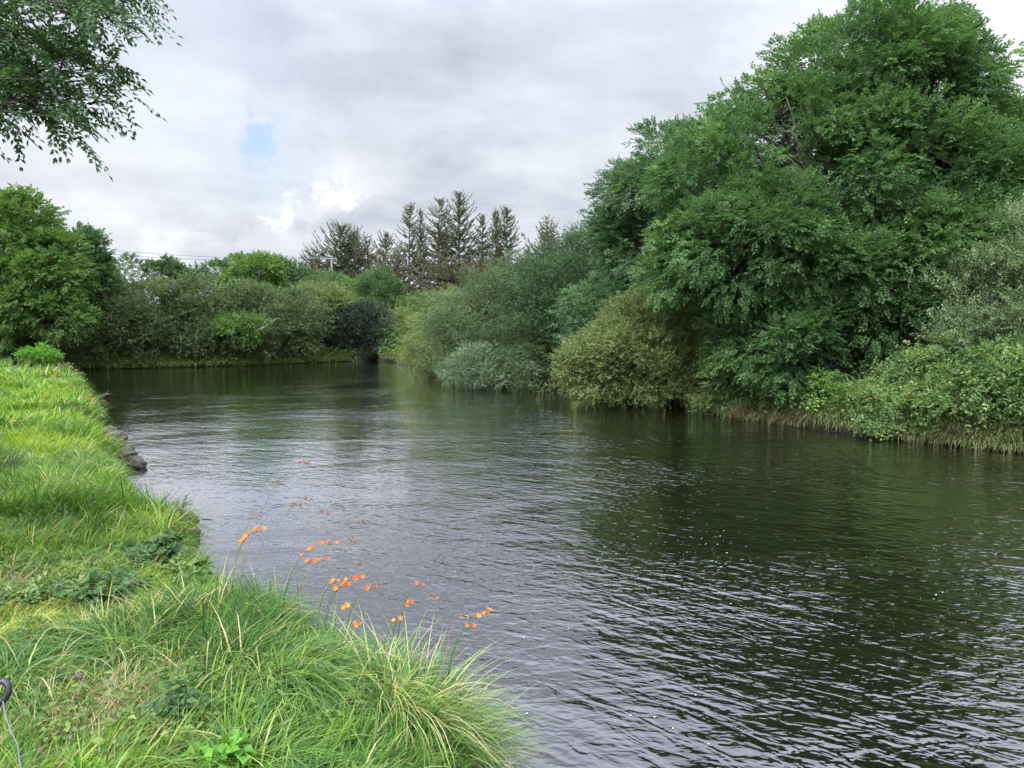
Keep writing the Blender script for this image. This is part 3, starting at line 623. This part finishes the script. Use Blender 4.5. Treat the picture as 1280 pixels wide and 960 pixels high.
onleft = lambda x, y: (~inside(x, y)) & (seg_dist(x, y, LEFT) < seg_dist(x, y, RIGHT))
def infr(x, y, m=3.4): return (x > -y * .70 - m)
def grass_patch(x0, x1, y0, y1, dens, Ls, wd, nseg, tr=.03):
    per = 16; n = int((x1 - x0) * (y1 - y0) * dens / per)
    xc, yc = scatter(x0, x1, y0, y1, n, lambda x, y: infr(x, y) & onleft(x, y)); n = len(xc)
    cnt = rng.integers(6, 28, n); i = np.repeat(np.arange(n), cnt); m = len(i)
    big = noise2(xc, yc, .30); lng = noise2(xc + 40, yc, .9); yel = noise2(xc, yc + 70, .7); dl = seg_dist(xc, yc, LEFT)
    brown = np.exp(-((xc + 1.95) ** 2 + (yc - 3.55) ** 2) / .12) + .7 * np.exp(-((xc + 2.9) ** 2 + (yc - 4.9) ** 2) / .4)
    tl = np.clip(1 + .30 * big + .30 * lng, .45, 1.8) * rng.uniform(.55, 1.45, n) * (1 + .7 * np.exp(-dl / .3)) * (1 - .3 * np.clip(brown, 0, 1))
    shag = sm(.25, .6, noise2(xc - 13, yc * .8 + 11, .42 + .012 * y0)); tl = tl * (1 + .9 * shag)
    ta = 3.0 * noise2(xc + 9, yc + 3, .5) + rng.normal(0, .8, n) - .3
    tt = .49 + .17 * yel + .12 * big - .10 * (tl - 1) - .22 * shag + rng.normal(0, .14, n)
    th = rng.random(m) * 6.283; rr = np.abs(rng.normal(0, tr, m)); x = xc[i] + np.cos(th) * rr; y = yc[i] + np.sin(th) * rr
    hx = np.cos(th) * .9 + np.cos(ta[i]) * 1.1; hy = np.sin(th) * .9 + np.sin(ta[i]) * 1.1; az = np.arctan2(hy, hx) + rng.normal(0, .35, m)
    L = np.clip(Ls * tl[i] * rng.uniform(.5, 1.25, m), .03, .6)
    tint = tt[i] + rng.normal(0, .13, m)
    dry = rng.random(m) < (.05 + .45 * brown + .10 * (noise2(xc + 20, yc + 20, .5) > .4))[i]; tint = np.where(dry, rng.uniform(.86, 1, m), np.clip(tint, 0, .86))
    return blades(x, y, L, wd * rng.uniform(.6, 1.3, m) * np.clip(tl[i], .7, 1.3), az, rng.uniform(.05, .6, m) + rr / tr * .15, rng.uniform(.5, 2.4, m), tint, nseg)
gl = [grass_patch(-8.3, .8, 1.0, 7, 7500, .16, .0070, 4), grass_patch(-12, -1.2, 7, 13, 3200, .20, .011, 3, .05), grass_patch(-18, -4, 13, 24, 1300, .23, .019, 3, .08), grass_patch(-42, -12, 24, 48, 420, .30, .04, 2, .15)]
v, q, t = join(gl); tag(mk('grass', v, q, M['grass'], tint=t), 'bright lush grass covering the near left bank', 'grass', kind='stuff')

def tussock(label, px, py, r=.22, n=650, L=.42, zg=.75, mat='tussock', dry=.05, wd=.009, D=None, name='grass_tussock', cat='grass tussock', lean=(0, 0), bend=(1.6, 3.1)):
    if D is None: x0, y0 = G(px, py, zg)
    else: x0, y0 = W(px, py, D)[:2]
    z0 = hz(x0, y0)
    a = rng.random(n) * 6.283; rr = np.sqrt(rng.random(n)) * r; x = x0 + np.cos(a) * rr; y = y0 + np.sin(a) * rr
    az = a + rng.normal(0, .9, n); hx = np.cos(az) + lean[0]; hy = np.sin(az) + lean[1]; az = np.arctan2(hy, hx)
    tint = np.clip(rng.normal(.42, .26, n), 0, .9); tint = np.where(rng.random(n) < dry, rng.uniform(.9, 1, n), tint)
    V, Q, T_ = blades(x, y, L * rng.uniform(.5, 1.25, n), wd * rng.uniform(.6, 1.3, n), az, rng.uniform(.05, .45, n) + rr / r * .25, rng.uniform(*bend, n), tint, 6, z=np.maximum(height(x, y), .02) - .02)
    return tag(mk(name, V, Q, M[mat], tint=T_, origin=(x0, y0, z0)), label, cat, 'long grass tussocks on the near bank')
EDGE = (.3, .1)
tussock('dark arching tussock on the bank edge left of the bramble sprig', 272, 735, .32, 1700, .56, .75, lean=(.25, -.2))
tussock('big fresh tussock drooping right, left of the orange flowers', 340, 810, .32, 1500, .46, .75, lean=(.5, -.1))
tussock('dark green tussock sweeping left at mid foreground', 150, 770, .30, 1200, .44, .8, lean=(-.2, -.2))
tussock('straw flecked tussock overhanging the river at the bank corner', 522, 832, .26, 1500, .60, .62, dry=.34, lean=(.5, .2), bend=(.9, 2.6))
tussock('lush tussock at the bottom edge reaching over the water', 515, 960, .24, 1300, .38, .6, dry=.10, lean=(.4, 0))
tussock('mixed straw and green tussock beneath the orange flowers', 460, 805, .24, 1100, .48, .65, dry=.32, lean=(.2, .2))
tussock('long bladed tussock in the middle of the bottom foreground', 300, 905, .22, 800, .40, .8)
tussock('shaggy tussock at the bottom of the foreground near the rushes', 400, 930, .24, 900, .38, .8)
tussock('dark tussock at the left edge beside the brown patch', 5, 800, .22, 700, .48, .85, lean=(.2, 0))
tussock('tussock on the bank above the broad leaved weeds, farther back', 105, 665, .32, 900, .40, .85, wd=.008)
tussock('farther dark tussock halfway up the bank', 90, 590, .38, 900, .42, .9, wd=.010)
tussock('small tussock half way up the bank near the river stones', 190, 640, .25, 600, .34, .7, wd=.008)
tussock('blue green tussock at the water edge by the weedy shoots', 188, 620, .20, 420, .50, .5, wd=.009, bend=(.5, 1.6))
tussock('dark tussock in the bright grass near the far bank stones', 110, 545, .45, 700, .40, .9, wd=.013)
tussock('blue green tussock on the bank crest beside the bright bush', 25, 462, 1.1, 900, .55, 1.1, wd=.035)
tussock('flower fringed tussock at the far tip of the grassy bank', 88, 482, .7, 600, .55, .7, wd=.025, dry=.2)
tussock('spiky yellow green iris clump under the tall ash on the right bank', 1085, 492, .35, 260, 1.0, D=18.6, mat='bank_grass', wd=.03, name='iris_clump', cat='iris clump', bend=(.5, 1.4))['group'] = 'right bank plants'

# clover and other small leaves among the grass
x, y = scatter(-6, .6, 1.8, 9, 60000, lambda x, y: infr(x, y) & onleft(x, y) & (noise2(x + 3, y + 5, .35) > .28)); x, y = x[:9000], y[:9000]
P = np.stack([x, y, height(x, y) + rng.uniform(.03, .13, len(x))], -1); th = rng.random(len(x)) * 6.283
V = leafquads(P, np.stack([np.cos(th), np.sin(th), rng.normal(0, .3, len(x))], -1), rng.normal(0, .3, (len(x), 3)) + [0, 0, 1], rng.uniform(.02, .06, len(x)), rng.uniform(.015, .036, len(x)))
vv, q = V2Q(V); tag(mk('clover', vv, q, M['light'], tint=np.repeat(np.clip(rng.normal(.5, .25, len(x)), 0, 1), 4)), 'small round weed leaves mixed into the near grass', 'clover', kind='stuff')

# flattened dead thatch
x, y = scatter(-6, .6, 1.8, 9, 60000, lambda x, y: infr(x, y) & onleft(x, y) & ((noise2(x - 5, y + 15, .4) > .5) | (np.exp(-((x + 1.95) ** 2 + (y - 3.55) ** 2) / .14) > rng.random(len(x))))); x, y = x[:5000], y[:5000]
V, Q, T_ = blades(x, y, rng.uniform(.08, .25, len(x)), rng.uniform(.003, .006, len(x)), rng.normal(.4, 1.0, len(x)), rng.uniform(.7, 1.3, len(x)), rng.uniform(.1, .7, len(x)), rng.uniform(.1, 1, len(x)), 3, z=height(x, y) + rng.uniform(0, .06, len(x)))
tag(mk('dead_thatch', V, Q, M['dry'], tint=T_), 'flattened straw coloured dead grass in the near turf', 'dead grass', kind='stuff')

# dead brown grass hanging on the right bank edge, far bank sedge, field cover
def band(pxs, pys, D_off, n, L, wd, mat, name, label, tintr, nseg=3, width=1.2, kind='stuff', az0=-1.57, bend=(1.0, 2.4)):
    pts = np.array([G(a, b, 0) for a, b in zip(pxs, pys)]); k = rng.uniform(0, len(pts) - 1.001, n); i = k.astype(int); f = (k - i)[:, None]
    p = pts[i] * (1 - f) + pts[i + 1] * f; dirv = unit(p); p = p + dirv * (rng.uniform(0, width, n)[:, None] + D_off)
    if mat == 'dead_stem':
        kp = noise2(p[:, 0], p[:, 1], .6) > rng.uniform(-.8, .45, n); p = p[kp]; n = len(p); L = L * np.clip(1 + .8 * noise2(p[:, 0] + 7, p[:, 1], .4), .3, 2)
    z = np.maximum(height(p[:, 0], p[:, 1]), .03)
    V, Q, T_ = blades(p[:, 0], p[:, 1], L * rng.uniform(.5, 1.3, n), wd * rng.uniform(.6, 1.3, n), az0 + rng.normal(0, 1.0, n), rng.uniform(0, .6, n), rng.uniform(*bend, n), rng.uniform(*tintr, n), nseg, z=z)
    return tag(mk(name, V, Q, M[mat], tint=T_), label, 'dead grass' if mat == 'dead_stem' else 'grass', kind=kind)
band([905, 940, 1000, 1080, 1140], [521, 526, 534, 546, 552], -.1, 3000, .45, .014, 'dead_stem', 'dead_grass', 'dead brown grass hanging over the right bank edge', (0, .9))
band([1170, 1240, 1300, 1340], [555, 562, 569, 574], -.1, 4500, .45, .012, 'dead_stem', 'dead_stems', 'tangled dead brown stems along the waterline at the right edge', (0, .6))
band([905, 1000, 1100, 1200, 1340], [521, 534, 548, 559, 574], .12, 4500, .5, .016, 'dead_stem', 'dead_grass', 'brown stems trailing from the right bank top to the water', (0, .7), width=.5, bend=(1.4, 2.8))
band([905, 1000, 1100, 1200, 1340], [521, 534, 548, 559, 574], .1, 13000, .5, .022, 'bank_grass', 'bank_grass', 'green blades trailing over the right bank edge', (0, 1), width=.6, bend=(1.4, 2.8))
band([930, 1000, 1080, 1180, 1300], [526, 534, 546, 556, 569], .4, 9000, .4, .014, 'bank_grass', 'bank_grass', 'rough green grass on the right bank top', (0, 1), width=3)
band([60, 130, 200, 300, 400, 470, 500], [463, 461, 459.5, 457, 453, 449.5, 453], -.7, 24000, .8, .05, 'bank_grass', 'sedge', 'rough yellow green sedge along the far waterline', (0, .9), width=3.5)
band([500, 528, 585, 690, 740, 880, 930], [453, 466, 482, 487, 500, 510, 523], .1, 9000, .6, .03, 'bank_grass', 'sedge', 'rough grass beneath the willows on the right bank', (0, .8), width=3)
# ground cover over the field slope
n = 42000
x = rng.uniform(-45, 12, n); y = rng.uniform(62, 104, n); k = ~inside(x, y); x, y = x[k], y[k]
z = height(x, y) + (np.abs(noise2(x, y, 1.6)) * 1.3 + .1) * rng.random(len(x)) ** .5
P = np.stack([x, y, z], -1)
V = sprays(P, rng.normal(size=P.shape) * [1, 1, .4] + [0, 0, .4], np.full(len(P), .35), 2, .26, .14, True, .2, 60, .8, .5)
tn = np.repeat(np.clip(.45 + .28 * noise2(x, y + 9, 3) + rng.normal(0, .12, len(x)), 0, 1), len(V) // len(P))
vv, q = V2Q(V); tag(mk('bracken', vv, q, M['cover'], tint=np.repeat(tn, 4)), 'bracken and brambles covering the rising field beyond the river', 'bracken', kind='stuff')

# small leafy bush on the left bank crest
bramble('compact bright green bush on the grassy bank crest at the far left', 50, 38, [lobe(46, 441, 13, 8, 38, .6), lobe(60, 444, 9, 6, 38, .5)], 'bright', 'bush', 'bush', dens=6, pad_r=.3, spray_n=34, minz=.02)
bramble('pale dry herbs on the tip of the grassy bank behind the orange flowers', 82, 31, [lobe(80, 468, 12, 8, 30, .6)], 'willow', 'herbs', 'herb_clump', dens=8, spray_n=10, minz=.02)

# ------------------------------------------------------------ weeds and flowers on the near bank
def weed(label, px, py, zg, h, r, nsp, mat='light', lL=.06, lW=.04, name='leafy_weed', cat='weed', sprL=.16, D=None, k=4, group='broad leaved weeds on the near bank', up=.7):
    x0, y0 = G(px, py, zg) if D is None else W(px, py, D)[:2]; z0 = max(hz(x0, y0), .02); root = empty(name, (x0, y0, z0), label, cat, group)
    T = TubeSet(4); Vs = []; ts = []
    for i in range(nsp):
        a = rng.random() * 6.283; hh = h * rng.uniform(.5, 1.1); e = np.array([x0 + math.cos(a) * r * rng.random(), y0 + math.sin(a) * r * rng.random(), z0 + hh])
        s = np.array([x0 + math.cos(a) * r * .2, y0 + math.sin(a) * r * .2, z0 - .02]); pts = bez(s, (s + e) / 2 + [0, 0, hh * .2], e, 7); T.add(pts, np.linspace(.003, .0012, 7))
        P = pts[2:]; dd = rng.normal(size=P.shape) * [1, 1, .3] + [0, 0, .2]
        Vs.append(sprays(P, dd, np.full(len(P), sprL * .5), k, lL, lW, True, .2, 60, up, .35))
    V = np.concatenate(Vs); vv, q = V2Q(V); mk('leaves', vv, q, M[mat], root, np.repeat(np.clip(rng.normal(.5, .2, len(V)), 0, 1), 4)); T.build('stem', M['bark_pale'], root)
    return root
weed('bramble sprig with rounded leaves poking over the water by the orange flowers', 372, 735, .62, .24, .16, 7, 'bramble', .05, .042, 'bramble_sprig', 'bramble')
weed('dark leafy bramble under the orange flowers', 450, 790, .6, .16, .16, 8, 'mid', .05, .035, 'bramble_sprig', 'bramble')
weed('broad leaved weeds on the bank edge right of the dark tussock, farther back', 195, 672, .7, .20, .30, 22, 'mid', .07, .05)
weed('pale weeds above the leaning twigs on the bank edge', 232, 690, .65, .16, .22, 14, 'light', .06, .045)
weed('dark weeds hugging the bank edge near the twiggy shoots', 215, 650, .6, .16, .2, 12, 'mid', .06, .045)
weed('thin willowy shoots standing over the water above the dead twigs', 240, 640, .45, .62, .22, 6, 'willow', .05, .018, 'willow_shoot', 'shoots', .2, k=2)
weed('round leaved weed in the lowest middle of the foreground grass', 285, 895, .8, .12, .1, 8, 'bright', .05, .042)
weed('small clover like weed near the bottom, right of the cord', 110, 900, .85, .08, .12, 8, 'bright', .04, .034)
weed('fine leaved weed by the brown dead patch', 60, 760, .85, .2, .15, 9, 'light', .035, .014)

weed('dark bramble leaves sprawling mid bank left of the broad leaved weeds', 130, 690, .85, .16, .34, 26, 'mid', .05, .034, 'bramble_sprig', 'bramble', up=.9)
weed('low creeping weeds at the left side above the brown patch', 40, 690, .9, .12, .3, 18, 'bramble', .045, .03)
weed('nettle like weed between the two big tussocks', 225, 850, .8, .2, .12, 8, 'mid', .05, .024)
weed('dock with long upright leaves near the bottom edge tussock', 450, 935, .75, .2, .08, 7, 'light', .10, .028, sprL=.1, k=2)
weed('weedy fringe trailing over the dark stones', 185, 600, .6, .25, .4, 20, 'bramble', .06, .035)

def petals(c, d, s, n=6):
    d = unit(d[None])[0]; a = unit(np.cross(d, [0, 0, 1.0])[None])[0]; b = np.cross(d, a); V = []
    for i in range(n):
        th = i / n * 6.283 + .3; o = a * math.cos(th) + b * math.sin(th); dd = unit((d * .75 + o)[None])
        V.append(leafquads(np.array([c]), dd, (o * -.6 + d)[None], s, s * .42, .1))
    V.append(leafquads(np.array([c - d * s * .8]), d[None], a[None], s * 1.1, s * .3, .2)); return np.concatenate(V)
FG = 'orange montbretia flowers on the near bank edge'
def montbretia(label, px, py, D, nf=5, root_dx=-.18, bigger=1.0):
    tip = W(px, py, D); x0, y0 = tip[0] + root_dx, D - .05; z0 = max(hz(x0, y0), .05); root = empty('montbretia', (x0, y0, z0), label, 'flower', FG)
    s = np.array([x0, y0, z0 - .02]); pts = bez(s, [x0 + root_dx * .1, y0, tip[2] + .02], tip + [.04, 0, 0], 12); T = TubeSet(5); T.add(pts, np.linspace(.0036, .0018, 12)); T.build('stem', M['tussock'], root)
    for i in range(nf):
        f = 11 - i * .75; c = pts[int(f)] * (1 - (f % 1)) + pts[min(11, int(f) + 1)] * (f % 1); up = np.array([.3 * (-1) ** i, -.5 + rng.normal() * .3, .75])
        s_ = .024 * bigger * rng.uniform(.75, 1.15); vv, q = V2Q(petals(c + up * .012 + rng.normal(size=3) * .006, up, s_)); mk('flower', vv, q, M['petal'], root, np.full(len(vv), rng.random()))
    # a few sword leaves
    n = 7; az = rng.random(n) * 6.283
    v_, q_, t_ = blades(np.full(n, x0) + rng.normal(0, .02, n), np.full(n, y0) + rng.normal(0, .02, n), rng.uniform(.25, .45, n), np.full(n, .010), az, rng.uniform(.1, .4, n), rng.uniform(.3, 1.3, n), rng.uniform(.3, .8, n), 5, z=np.full(n, z0))
    mk('leaf_blades', v_, q_, M['tussock'], root, t_)
for a in (('leftmost orange flower spike, bright red orange against the water', 320, 664, 5.2, 7, -.16, 1.2), ('orange spike left of the tall seed heads, with a reddish stem', 412, 680, 4.9, 6, -.3, 1.0),
          ('orange flower just above the round leaved bramble sprig', 401, 700, 4.9, 4, -.25, 1.1), ('pair of orange flowers, topmost of the dense cluster', 446, 722, 4.75, 4, -.2, 1.1),
          ('orange flowers in the middle of the dense cluster', 428, 732, 4.75, 5, -.12, 1.1), ('orange bloom at the left of the dense cluster', 413, 728, 4.8, 3, -.08, .9),
          ('low orange bloom at the foot of the dense cluster', 425, 760, 4.6, 3, -.04, 1.1), ('orange bloom at the right side of the dense cluster', 460, 735, 4.7, 3, -.14, .9),
          ('small orange flower standing alone, left of the bank corner', 519, 731, 4.55, 2, -.12, .8), ('single orange flower below the small lone one', 507, 756, 4.5, 3, -.1, 1.0),
          ('rightmost orange flower, reddest, over the water', 602, 767, 4.25, 3, -.2, 1.1), ('yellow orange flower left of the rightmost one', 583, 784, 4.25, 2, -.12, .9),
          ('faded orange bloom low in the straw coloured grass', 489, 776, 4.45, 3, -.05, .9), ('faded orange bloom left in the straw coloured grass', 440, 782, 4.45, 3, -.04, .9)): montbretia(*a)
for a in (('orange flowers on the far tip of the grassy bank, upper', 80, 486, 22.5, 9, -.3, 3.2), ('orange flowers on the far tip of the grassy bank, lower by the water', 113, 500, 19.5, 8, -.3, 2.6)): montbretia(*a)

SG = 'tall seeding grass stalks over the water'
def seedstalk(label, px, py, D, rx, lean=.12):
    tip = W(px, py, D); x0 = W(rx, 700, D)[0]; y0 = D; z0 = max(hz(x0, y0), .05); root = empty('seeding_grass', (x0, y0, z0), label, 'grass stalk', SG)
    pts = bez([x0, y0, z0 - .02], [x0 + (tip[0] - x0) * .35, y0, z0 + (tip[2] - z0) * .75], tip, 10); T = TubeSet(4); T.add(pts, np.linspace(.0030, .0013, 10), .8); T.build('stem', M['dry'], root)
    d = np.array([.8, 0, -.15]); n = 26; t = rng.random(n)[:, None]; P = tip + d * t * .11 + rng.normal(size=(n, 3)) * .006; dd = d + rng.normal(size=(n, 3)) * .35
    vv, q = V2Q(leafquads(P, dd, unit(rng.normal(size=(n, 3))), np.full(n, .028), np.full(n, .009))); mk('seed_head', vv, q, M['seed'], root, np.repeat(rng.random(n), 4))
for a in (('highest seed head, arching farthest up over the water', 370, 577, 5.6, 290), ('second highest seed head, left of the topmost', 338, 602, 5.6, 285), ('thin seed head beside the leftmost orange flower', 312, 642, 5.5, 300),
          ('small nodding seed head right of the highest stalk root', 362, 628, 5.4, 300), ('seed head paired right of the small nodding one', 376, 622, 5.4, 305), ('long seed head leaning right above the reddish flower spike', 396, 638, 5.2, 335),
          ('wispy pale stalk reaching far right over the water', 446, 652, 5.0, 345), ('brown seed head just right of the reddish flower spike', 430, 673, 4.9, 350), ('low seed head over the flower cluster', 436, 703, 4.8, 375),
          ('short dark seed head at the right of the flower cluster', 462, 728, 4.7, 420), ('pale straw stalk beside the lone small flower', 535, 745, 4.4, 520), ('thin stalk by the rightmost orange flower', 570, 768, 4.3, 545)): seedstalk(*a)

# rushes in front
def rush(label, px, py, zg, n, h):
    x0, y0 = G(px, py, zg); z0 = hz(x0, y0); T = TubeSet(4)
    for i in range(n):
        a = rng.normal(size=2) * .05; s = np.array([x0 + a[0], y0 + a[1], z0 - .02]); e = s + [rng.normal() * .09 + .04, rng.normal() * .06, h * rng.uniform(.6, 1.15)]
        T.add(bez(s, (s + e) / 2 + [rng.normal() * .01, 0, .03], e, 6), np.linspace(.0022, .0008, 6), rng.uniform(0, .25))
    tag(T.build('rush_clump', M['tussock'], origin=(x0, y0, z0)), label, 'rushes', 'dark thin rushes in the foreground')
rush('tall thin dark rushes at the bottom of the foreground, left clump', 383, 990, .85, 7, .50)
rush('thin dark rushes at the bottom near the bank corner', 402, 1000, .8, 8, .55)
rush('short thin rushes beside the bottom edge tussock', 330, 1010, .85, 6, .35)

# stones, dead twigs
def stone(label, px, py, z, s, sq=(1, 1, .6), group='stones along the near bank edge', dark=0):
    x0, y0 = G(px, py, z)
    import bmesh
    bm = bmesh.new(); bmesh.ops.create_icosphere(bm, subdivisions=3, radius=1)
    ph = rng.random(3) * 6
    for v_ in bm.verts:
        c = v_.co; k = 1 + .18 * math.sin(c.x * 3 + ph[0]) + .14 * math.sin(c.y * 4.1 + ph[1] + c.z * 2) + .08 * math.sin(c.z * 7 + ph[2] + c.x * 5)
        c *= k * s; c.x *= sq[0]; c.y *= sq[1]; c.z *= sq[2]
    me = bpy.data.meshes.new('stone'); bm.to_mesh(me); bm.free(); me.materials.append(M['stone'])
    o = link(bpy.data.objects.new('stone', me)); o.location = (x0, y0, z); o.rotation_euler = (0, 0, rng.random() * 6); tag(o, label, 'stone', group)
for a in (('largest dark stone at the water edge halfway along the bank', 166, 580, .06, .21), ('flat stone just left of the largest one', 154, 568, .12, .22), ('long pale stone at the top of the stone row', 142, 556, .14, .2),
          ('middle sized stone above the flat one', 146, 546, .16, .22), ('upper small stone of the row, by the flowery bank tip', 132, 540, .2, .2), ('brown stone under the twiggy shoots', 228, 650, .15, .15), ('small broken stone at the water below the shoots', 240, 668, .05, .09), ('dark stone half hidden in the brown patch of the foreground', 97, 846, .72, .026)): stone(*a)
def twig(label, pts, r, group='dead twigs on the bank edge'):
    P = np.array([W(a, b, d) for a, b, d in pts]); T = TubeSet(5); s = bez(P[0], P[1], P[2], 10); T.add(wob(s, r * .8), np.linspace(r, r * .3, 10)); e = s[5] + (P[2] - P[0]) * .25 + rng.normal(size=3) * .08
    T.add(wob(bez(s[4], (s[4] + e) / 2, e, 5), r * .3), np.linspace(r * .5, r * .15, 5)); tag(T.build('dead_twig', M['bark_pale'], origin=P[0]), label, 'twig', group)
twig('pale broken stick leaning at the bank edge under the shoots', ((224, 645, 7.6), (228, 628, 7.6), (236, 618, 7.6)), .014)
twig('thin twig reaching out over the water below the shoots', ((225, 660, 7.3), (250, 664, 7.3), (268, 662, 7.3)), .007)
twig('bare twig curving out of the flowery bank tip', ((120, 508, 18), (122, 495, 18), (140, 492, 18)), .018)
twig('bare twig hanging in front of the tall ash trunk', ((1035, 430, 20.5), (1045, 450, 20.3), (1035, 475, 20.3)), .025)
twig('pale dead branch arching inside the tall ash crown', ((1110, 200, 19.5), (1097, 190, 19.5), (1103, 212, 19.5)), .022)
twig('pale dead branch hanging below the right part of the tall ash crown', ((1140, 335, 18.6), (1135, 350, 18.6), (1138, 365, 18.6)), .022)
twig('long pale dead branch drooping from the thorn bush on the far bank', ((320, 415, 54), (338, 405, 54), (350, 398, 54)), .06)
twig('pale stick standing in the water edge below the brambles at right', ((1194, 545, 16), (1195, 552, 16), (1192, 560, 16)), .02)

# black ring with cord in the near left corner
rc = W(-1, 864, 3.3); gz = hz(rc[0], rc[1])
rr = empty('cord_ring', (rc[0], rc[1], gz), 'black rubber ring with a thin grey cord in the grass at the bottom left', 'ring')
T = TubeSet(12); th = np.linspace(-.25, 6.283 - .25, 30)
T.add(np.stack([rc[0] + .041 * np.cos(th), rc[1] + .012 * np.sin(th), rc[2] + .043 * np.sin(th)], -1), .015); T.build('ring', M['rubber'], rr)
T = TubeSet(6); c0 = W(3, 872, 3.3); c1 = W(10, 905, 3.15); c2 = W(22, 930, 3.02); c3 = W(30, 975, 2.85)
pp = np.concatenate([bez(c0, c1 + [-.01, 0, 0], c2, 8), bez(c2, c2 + [.02, -.03, -.05], c3, 8)[1:]]); T.add(pp, .0030); T.build('cord', M['cord'], rr)

# ------------------------------------------------------------ overhanging ash limb, top left (tree stands left of the frame)
bx, by = -6.6, 4.6; bz = hz(bx, by)
root = empty('ash_tree', (bx, by, bz), 'ash bough with feathery leaves hanging into the top left corner', 'tree')
T = TubeSet(8)
T.add(wob(bez([bx, by, bz - .3], [bx - .1, by, 4], [bx + .3, by + .2, 8.5], 12), .03), np.linspace(.24, .08, 12))
Vs = []; 
def tw(px, py, D): return W(px, py, D)
mains = [((bx, by, 4.3), (-90, 150, 5.6), (90, 95, 5.6)), ((bx, by, 5.0), (-60, 20, 5.9), (140, 0, 5.8)), ((bx, by, 4.1), (-90, 175, 5.3), (60, 118, 5.4)), ((bx, by, 4.8), (-70, 60, 5.6), (80, 50, 5.7))]
tips = [[(150, 100), (160, 128), (140, 145), (118, 160), (125, 90), (110, 125), (145, 112), (95, 95), (90, 140), (75, 110)],
        [(200, 2), (185, 30), (172, 50), (160, 20), (140, 35), (120, 10), (150, -10), (185, -8), (130, 25), (105, 40), (90, 12)],
        [(60, 158), (100, 165), (40, 135), (20, 125), (75, 140), (5, 130), (112, 172), (50, 120), (30, 105)],
        [(100, 60), (115, 85), (80, 80), (60, 60), (40, 85), (20, 70), (55, 95), (5, 95), (30, 60), (10, 20), (35, 15), (65, 30), (70, 10), (8, 50)]]
for (s, m, e), tl in zip(mains, tips):
    m = tw(*m); e = tw(*e); s = np.array(s); lb = wob(bez(s, m, e, 14), .012); T.add(lb, np.linspace(.045, .005, 14))
    for j_ in range(34):      # leafy twigs all along the limb, out to the left of the frame
        k_ = rng.integers(3, 12); st = lb[k_]; tip = st + rng.normal(size=3) * [.22, .3, .16] + [.22, 0, -.02]
        T.add(wob(bez(st, (st + tip) / 2 + [0, 0, .05], tip, 6), .006), np.linspace(.006, .002, 6)); br = bez(st, (st + tip) / 2 + [0, 0, .05], tip, 6)
        if k_ < 10: P = br[[3, 4, 4, 5, 5, 5]]; Vs.append(sprays(P, unit(tip - st) + rng.normal(size=(6, 3)) * .6 + [0, 0, -.15], rng.uniform(.14, .24, 6), 6, .050, .023, True, .35, 60, .9, .18))
    for (a, b_) in tl:
        for r_ in range(2):
            tip = tw(a - 14 + rng.normal() * 9, b_ - 20 + rng.normal() * 7, 5.6 + rng.normal() * .35); st = lb[rng.integers(7, 13)]
            br = wob(bez(st, (st + tip) / 2 + [0, 0, .06], tip, 6), .006); T.add(br, np.linspace(.007, .002, 6))
            nl = 9
            P = br[[3, 3, 4, 4, 4, 5, 5, 5, 5]]; dd = unit(tip - st) + rng.normal(size=(nl, 3)) * .6 + [0, 0, -.15]
            Vs.append(sprays(P, dd, rng.uniform(.14, .24, nl), 6, .050, .023, True, .35, 60, .9, .18))
V = np.concatenate(Vs); vv, q = V2Q(V); mk('crown', vv, q, M['ash_shaded'], root, np.repeat(np.clip(rng.normal(.45, .22, len(V)), 0, 1), 4))
# rest of the crown, above and left of the frame
out_l = [(np.array([bx - 1.2, by, 7.2]), np.array([2.0, 2.2, 1.6])), (np.array([bx - .5, by + .5, 9]), np.array([1.8, 2, 1.5])), (np.array([bx - 1.5, by - .5, 5.4]), np.array([1.3, 1.6, .9]))]
V, t, PC, PD, PR = crown(out_l, 1.2, .5, 30, dict(L=.3, k=5, lL=.09, lW=.035, opposed=True, droop=.4, spread=60, jit=.35)); vv, q = V2Q(V)
mk('upper_crown', vv, q, M['ash'], root, t)
for c, r in out_l: T.add(wob(bez([bx, by, c[2] - 1.5], (np.array([bx, by, c[2] - 1]) + c) / 2, c, 6), .03), np.linspace(.08, .02, 6))
T.build('trunk', M['bark'], root)

# ------------------------------------------------------------ white flecks painting highlight glints on the river
def glint_fleck():
    n = 110; px = np.concatenate([rng.normal(940, 130, 75), rng.uniform(380, 900, 35)]); py = np.concatenate([rng.normal(705, 30, 75), rng.uniform(560, 940, 35)])
    p = G(px, py, 0); s = rng.uniform(.002, .006, n); k = 6; th = np.arange(k) / k * 6.283
    rad = s[:, None] * rng.uniform(.5, 1.3, (n, k)); ring = np.stack([p[:, :1] + rad * np.cos(th) * 1.5, p[:, 1:] + rad * np.sin(th), np.full((n, k), .004)], -1)
    tag(mk('glint_fleck', ring.reshape(-1, 3), np.arange(n * k).reshape(n, k), M['glint_fleck']), 'tiny white flecks on the dark water, painted ripple glints', 'glint_fleck', kind='stuff')
glint_fleck()
print('POLYS', sum(len(o.data.polygons) for o in scene.objects if o.type == 'MESH'), 'script ok')
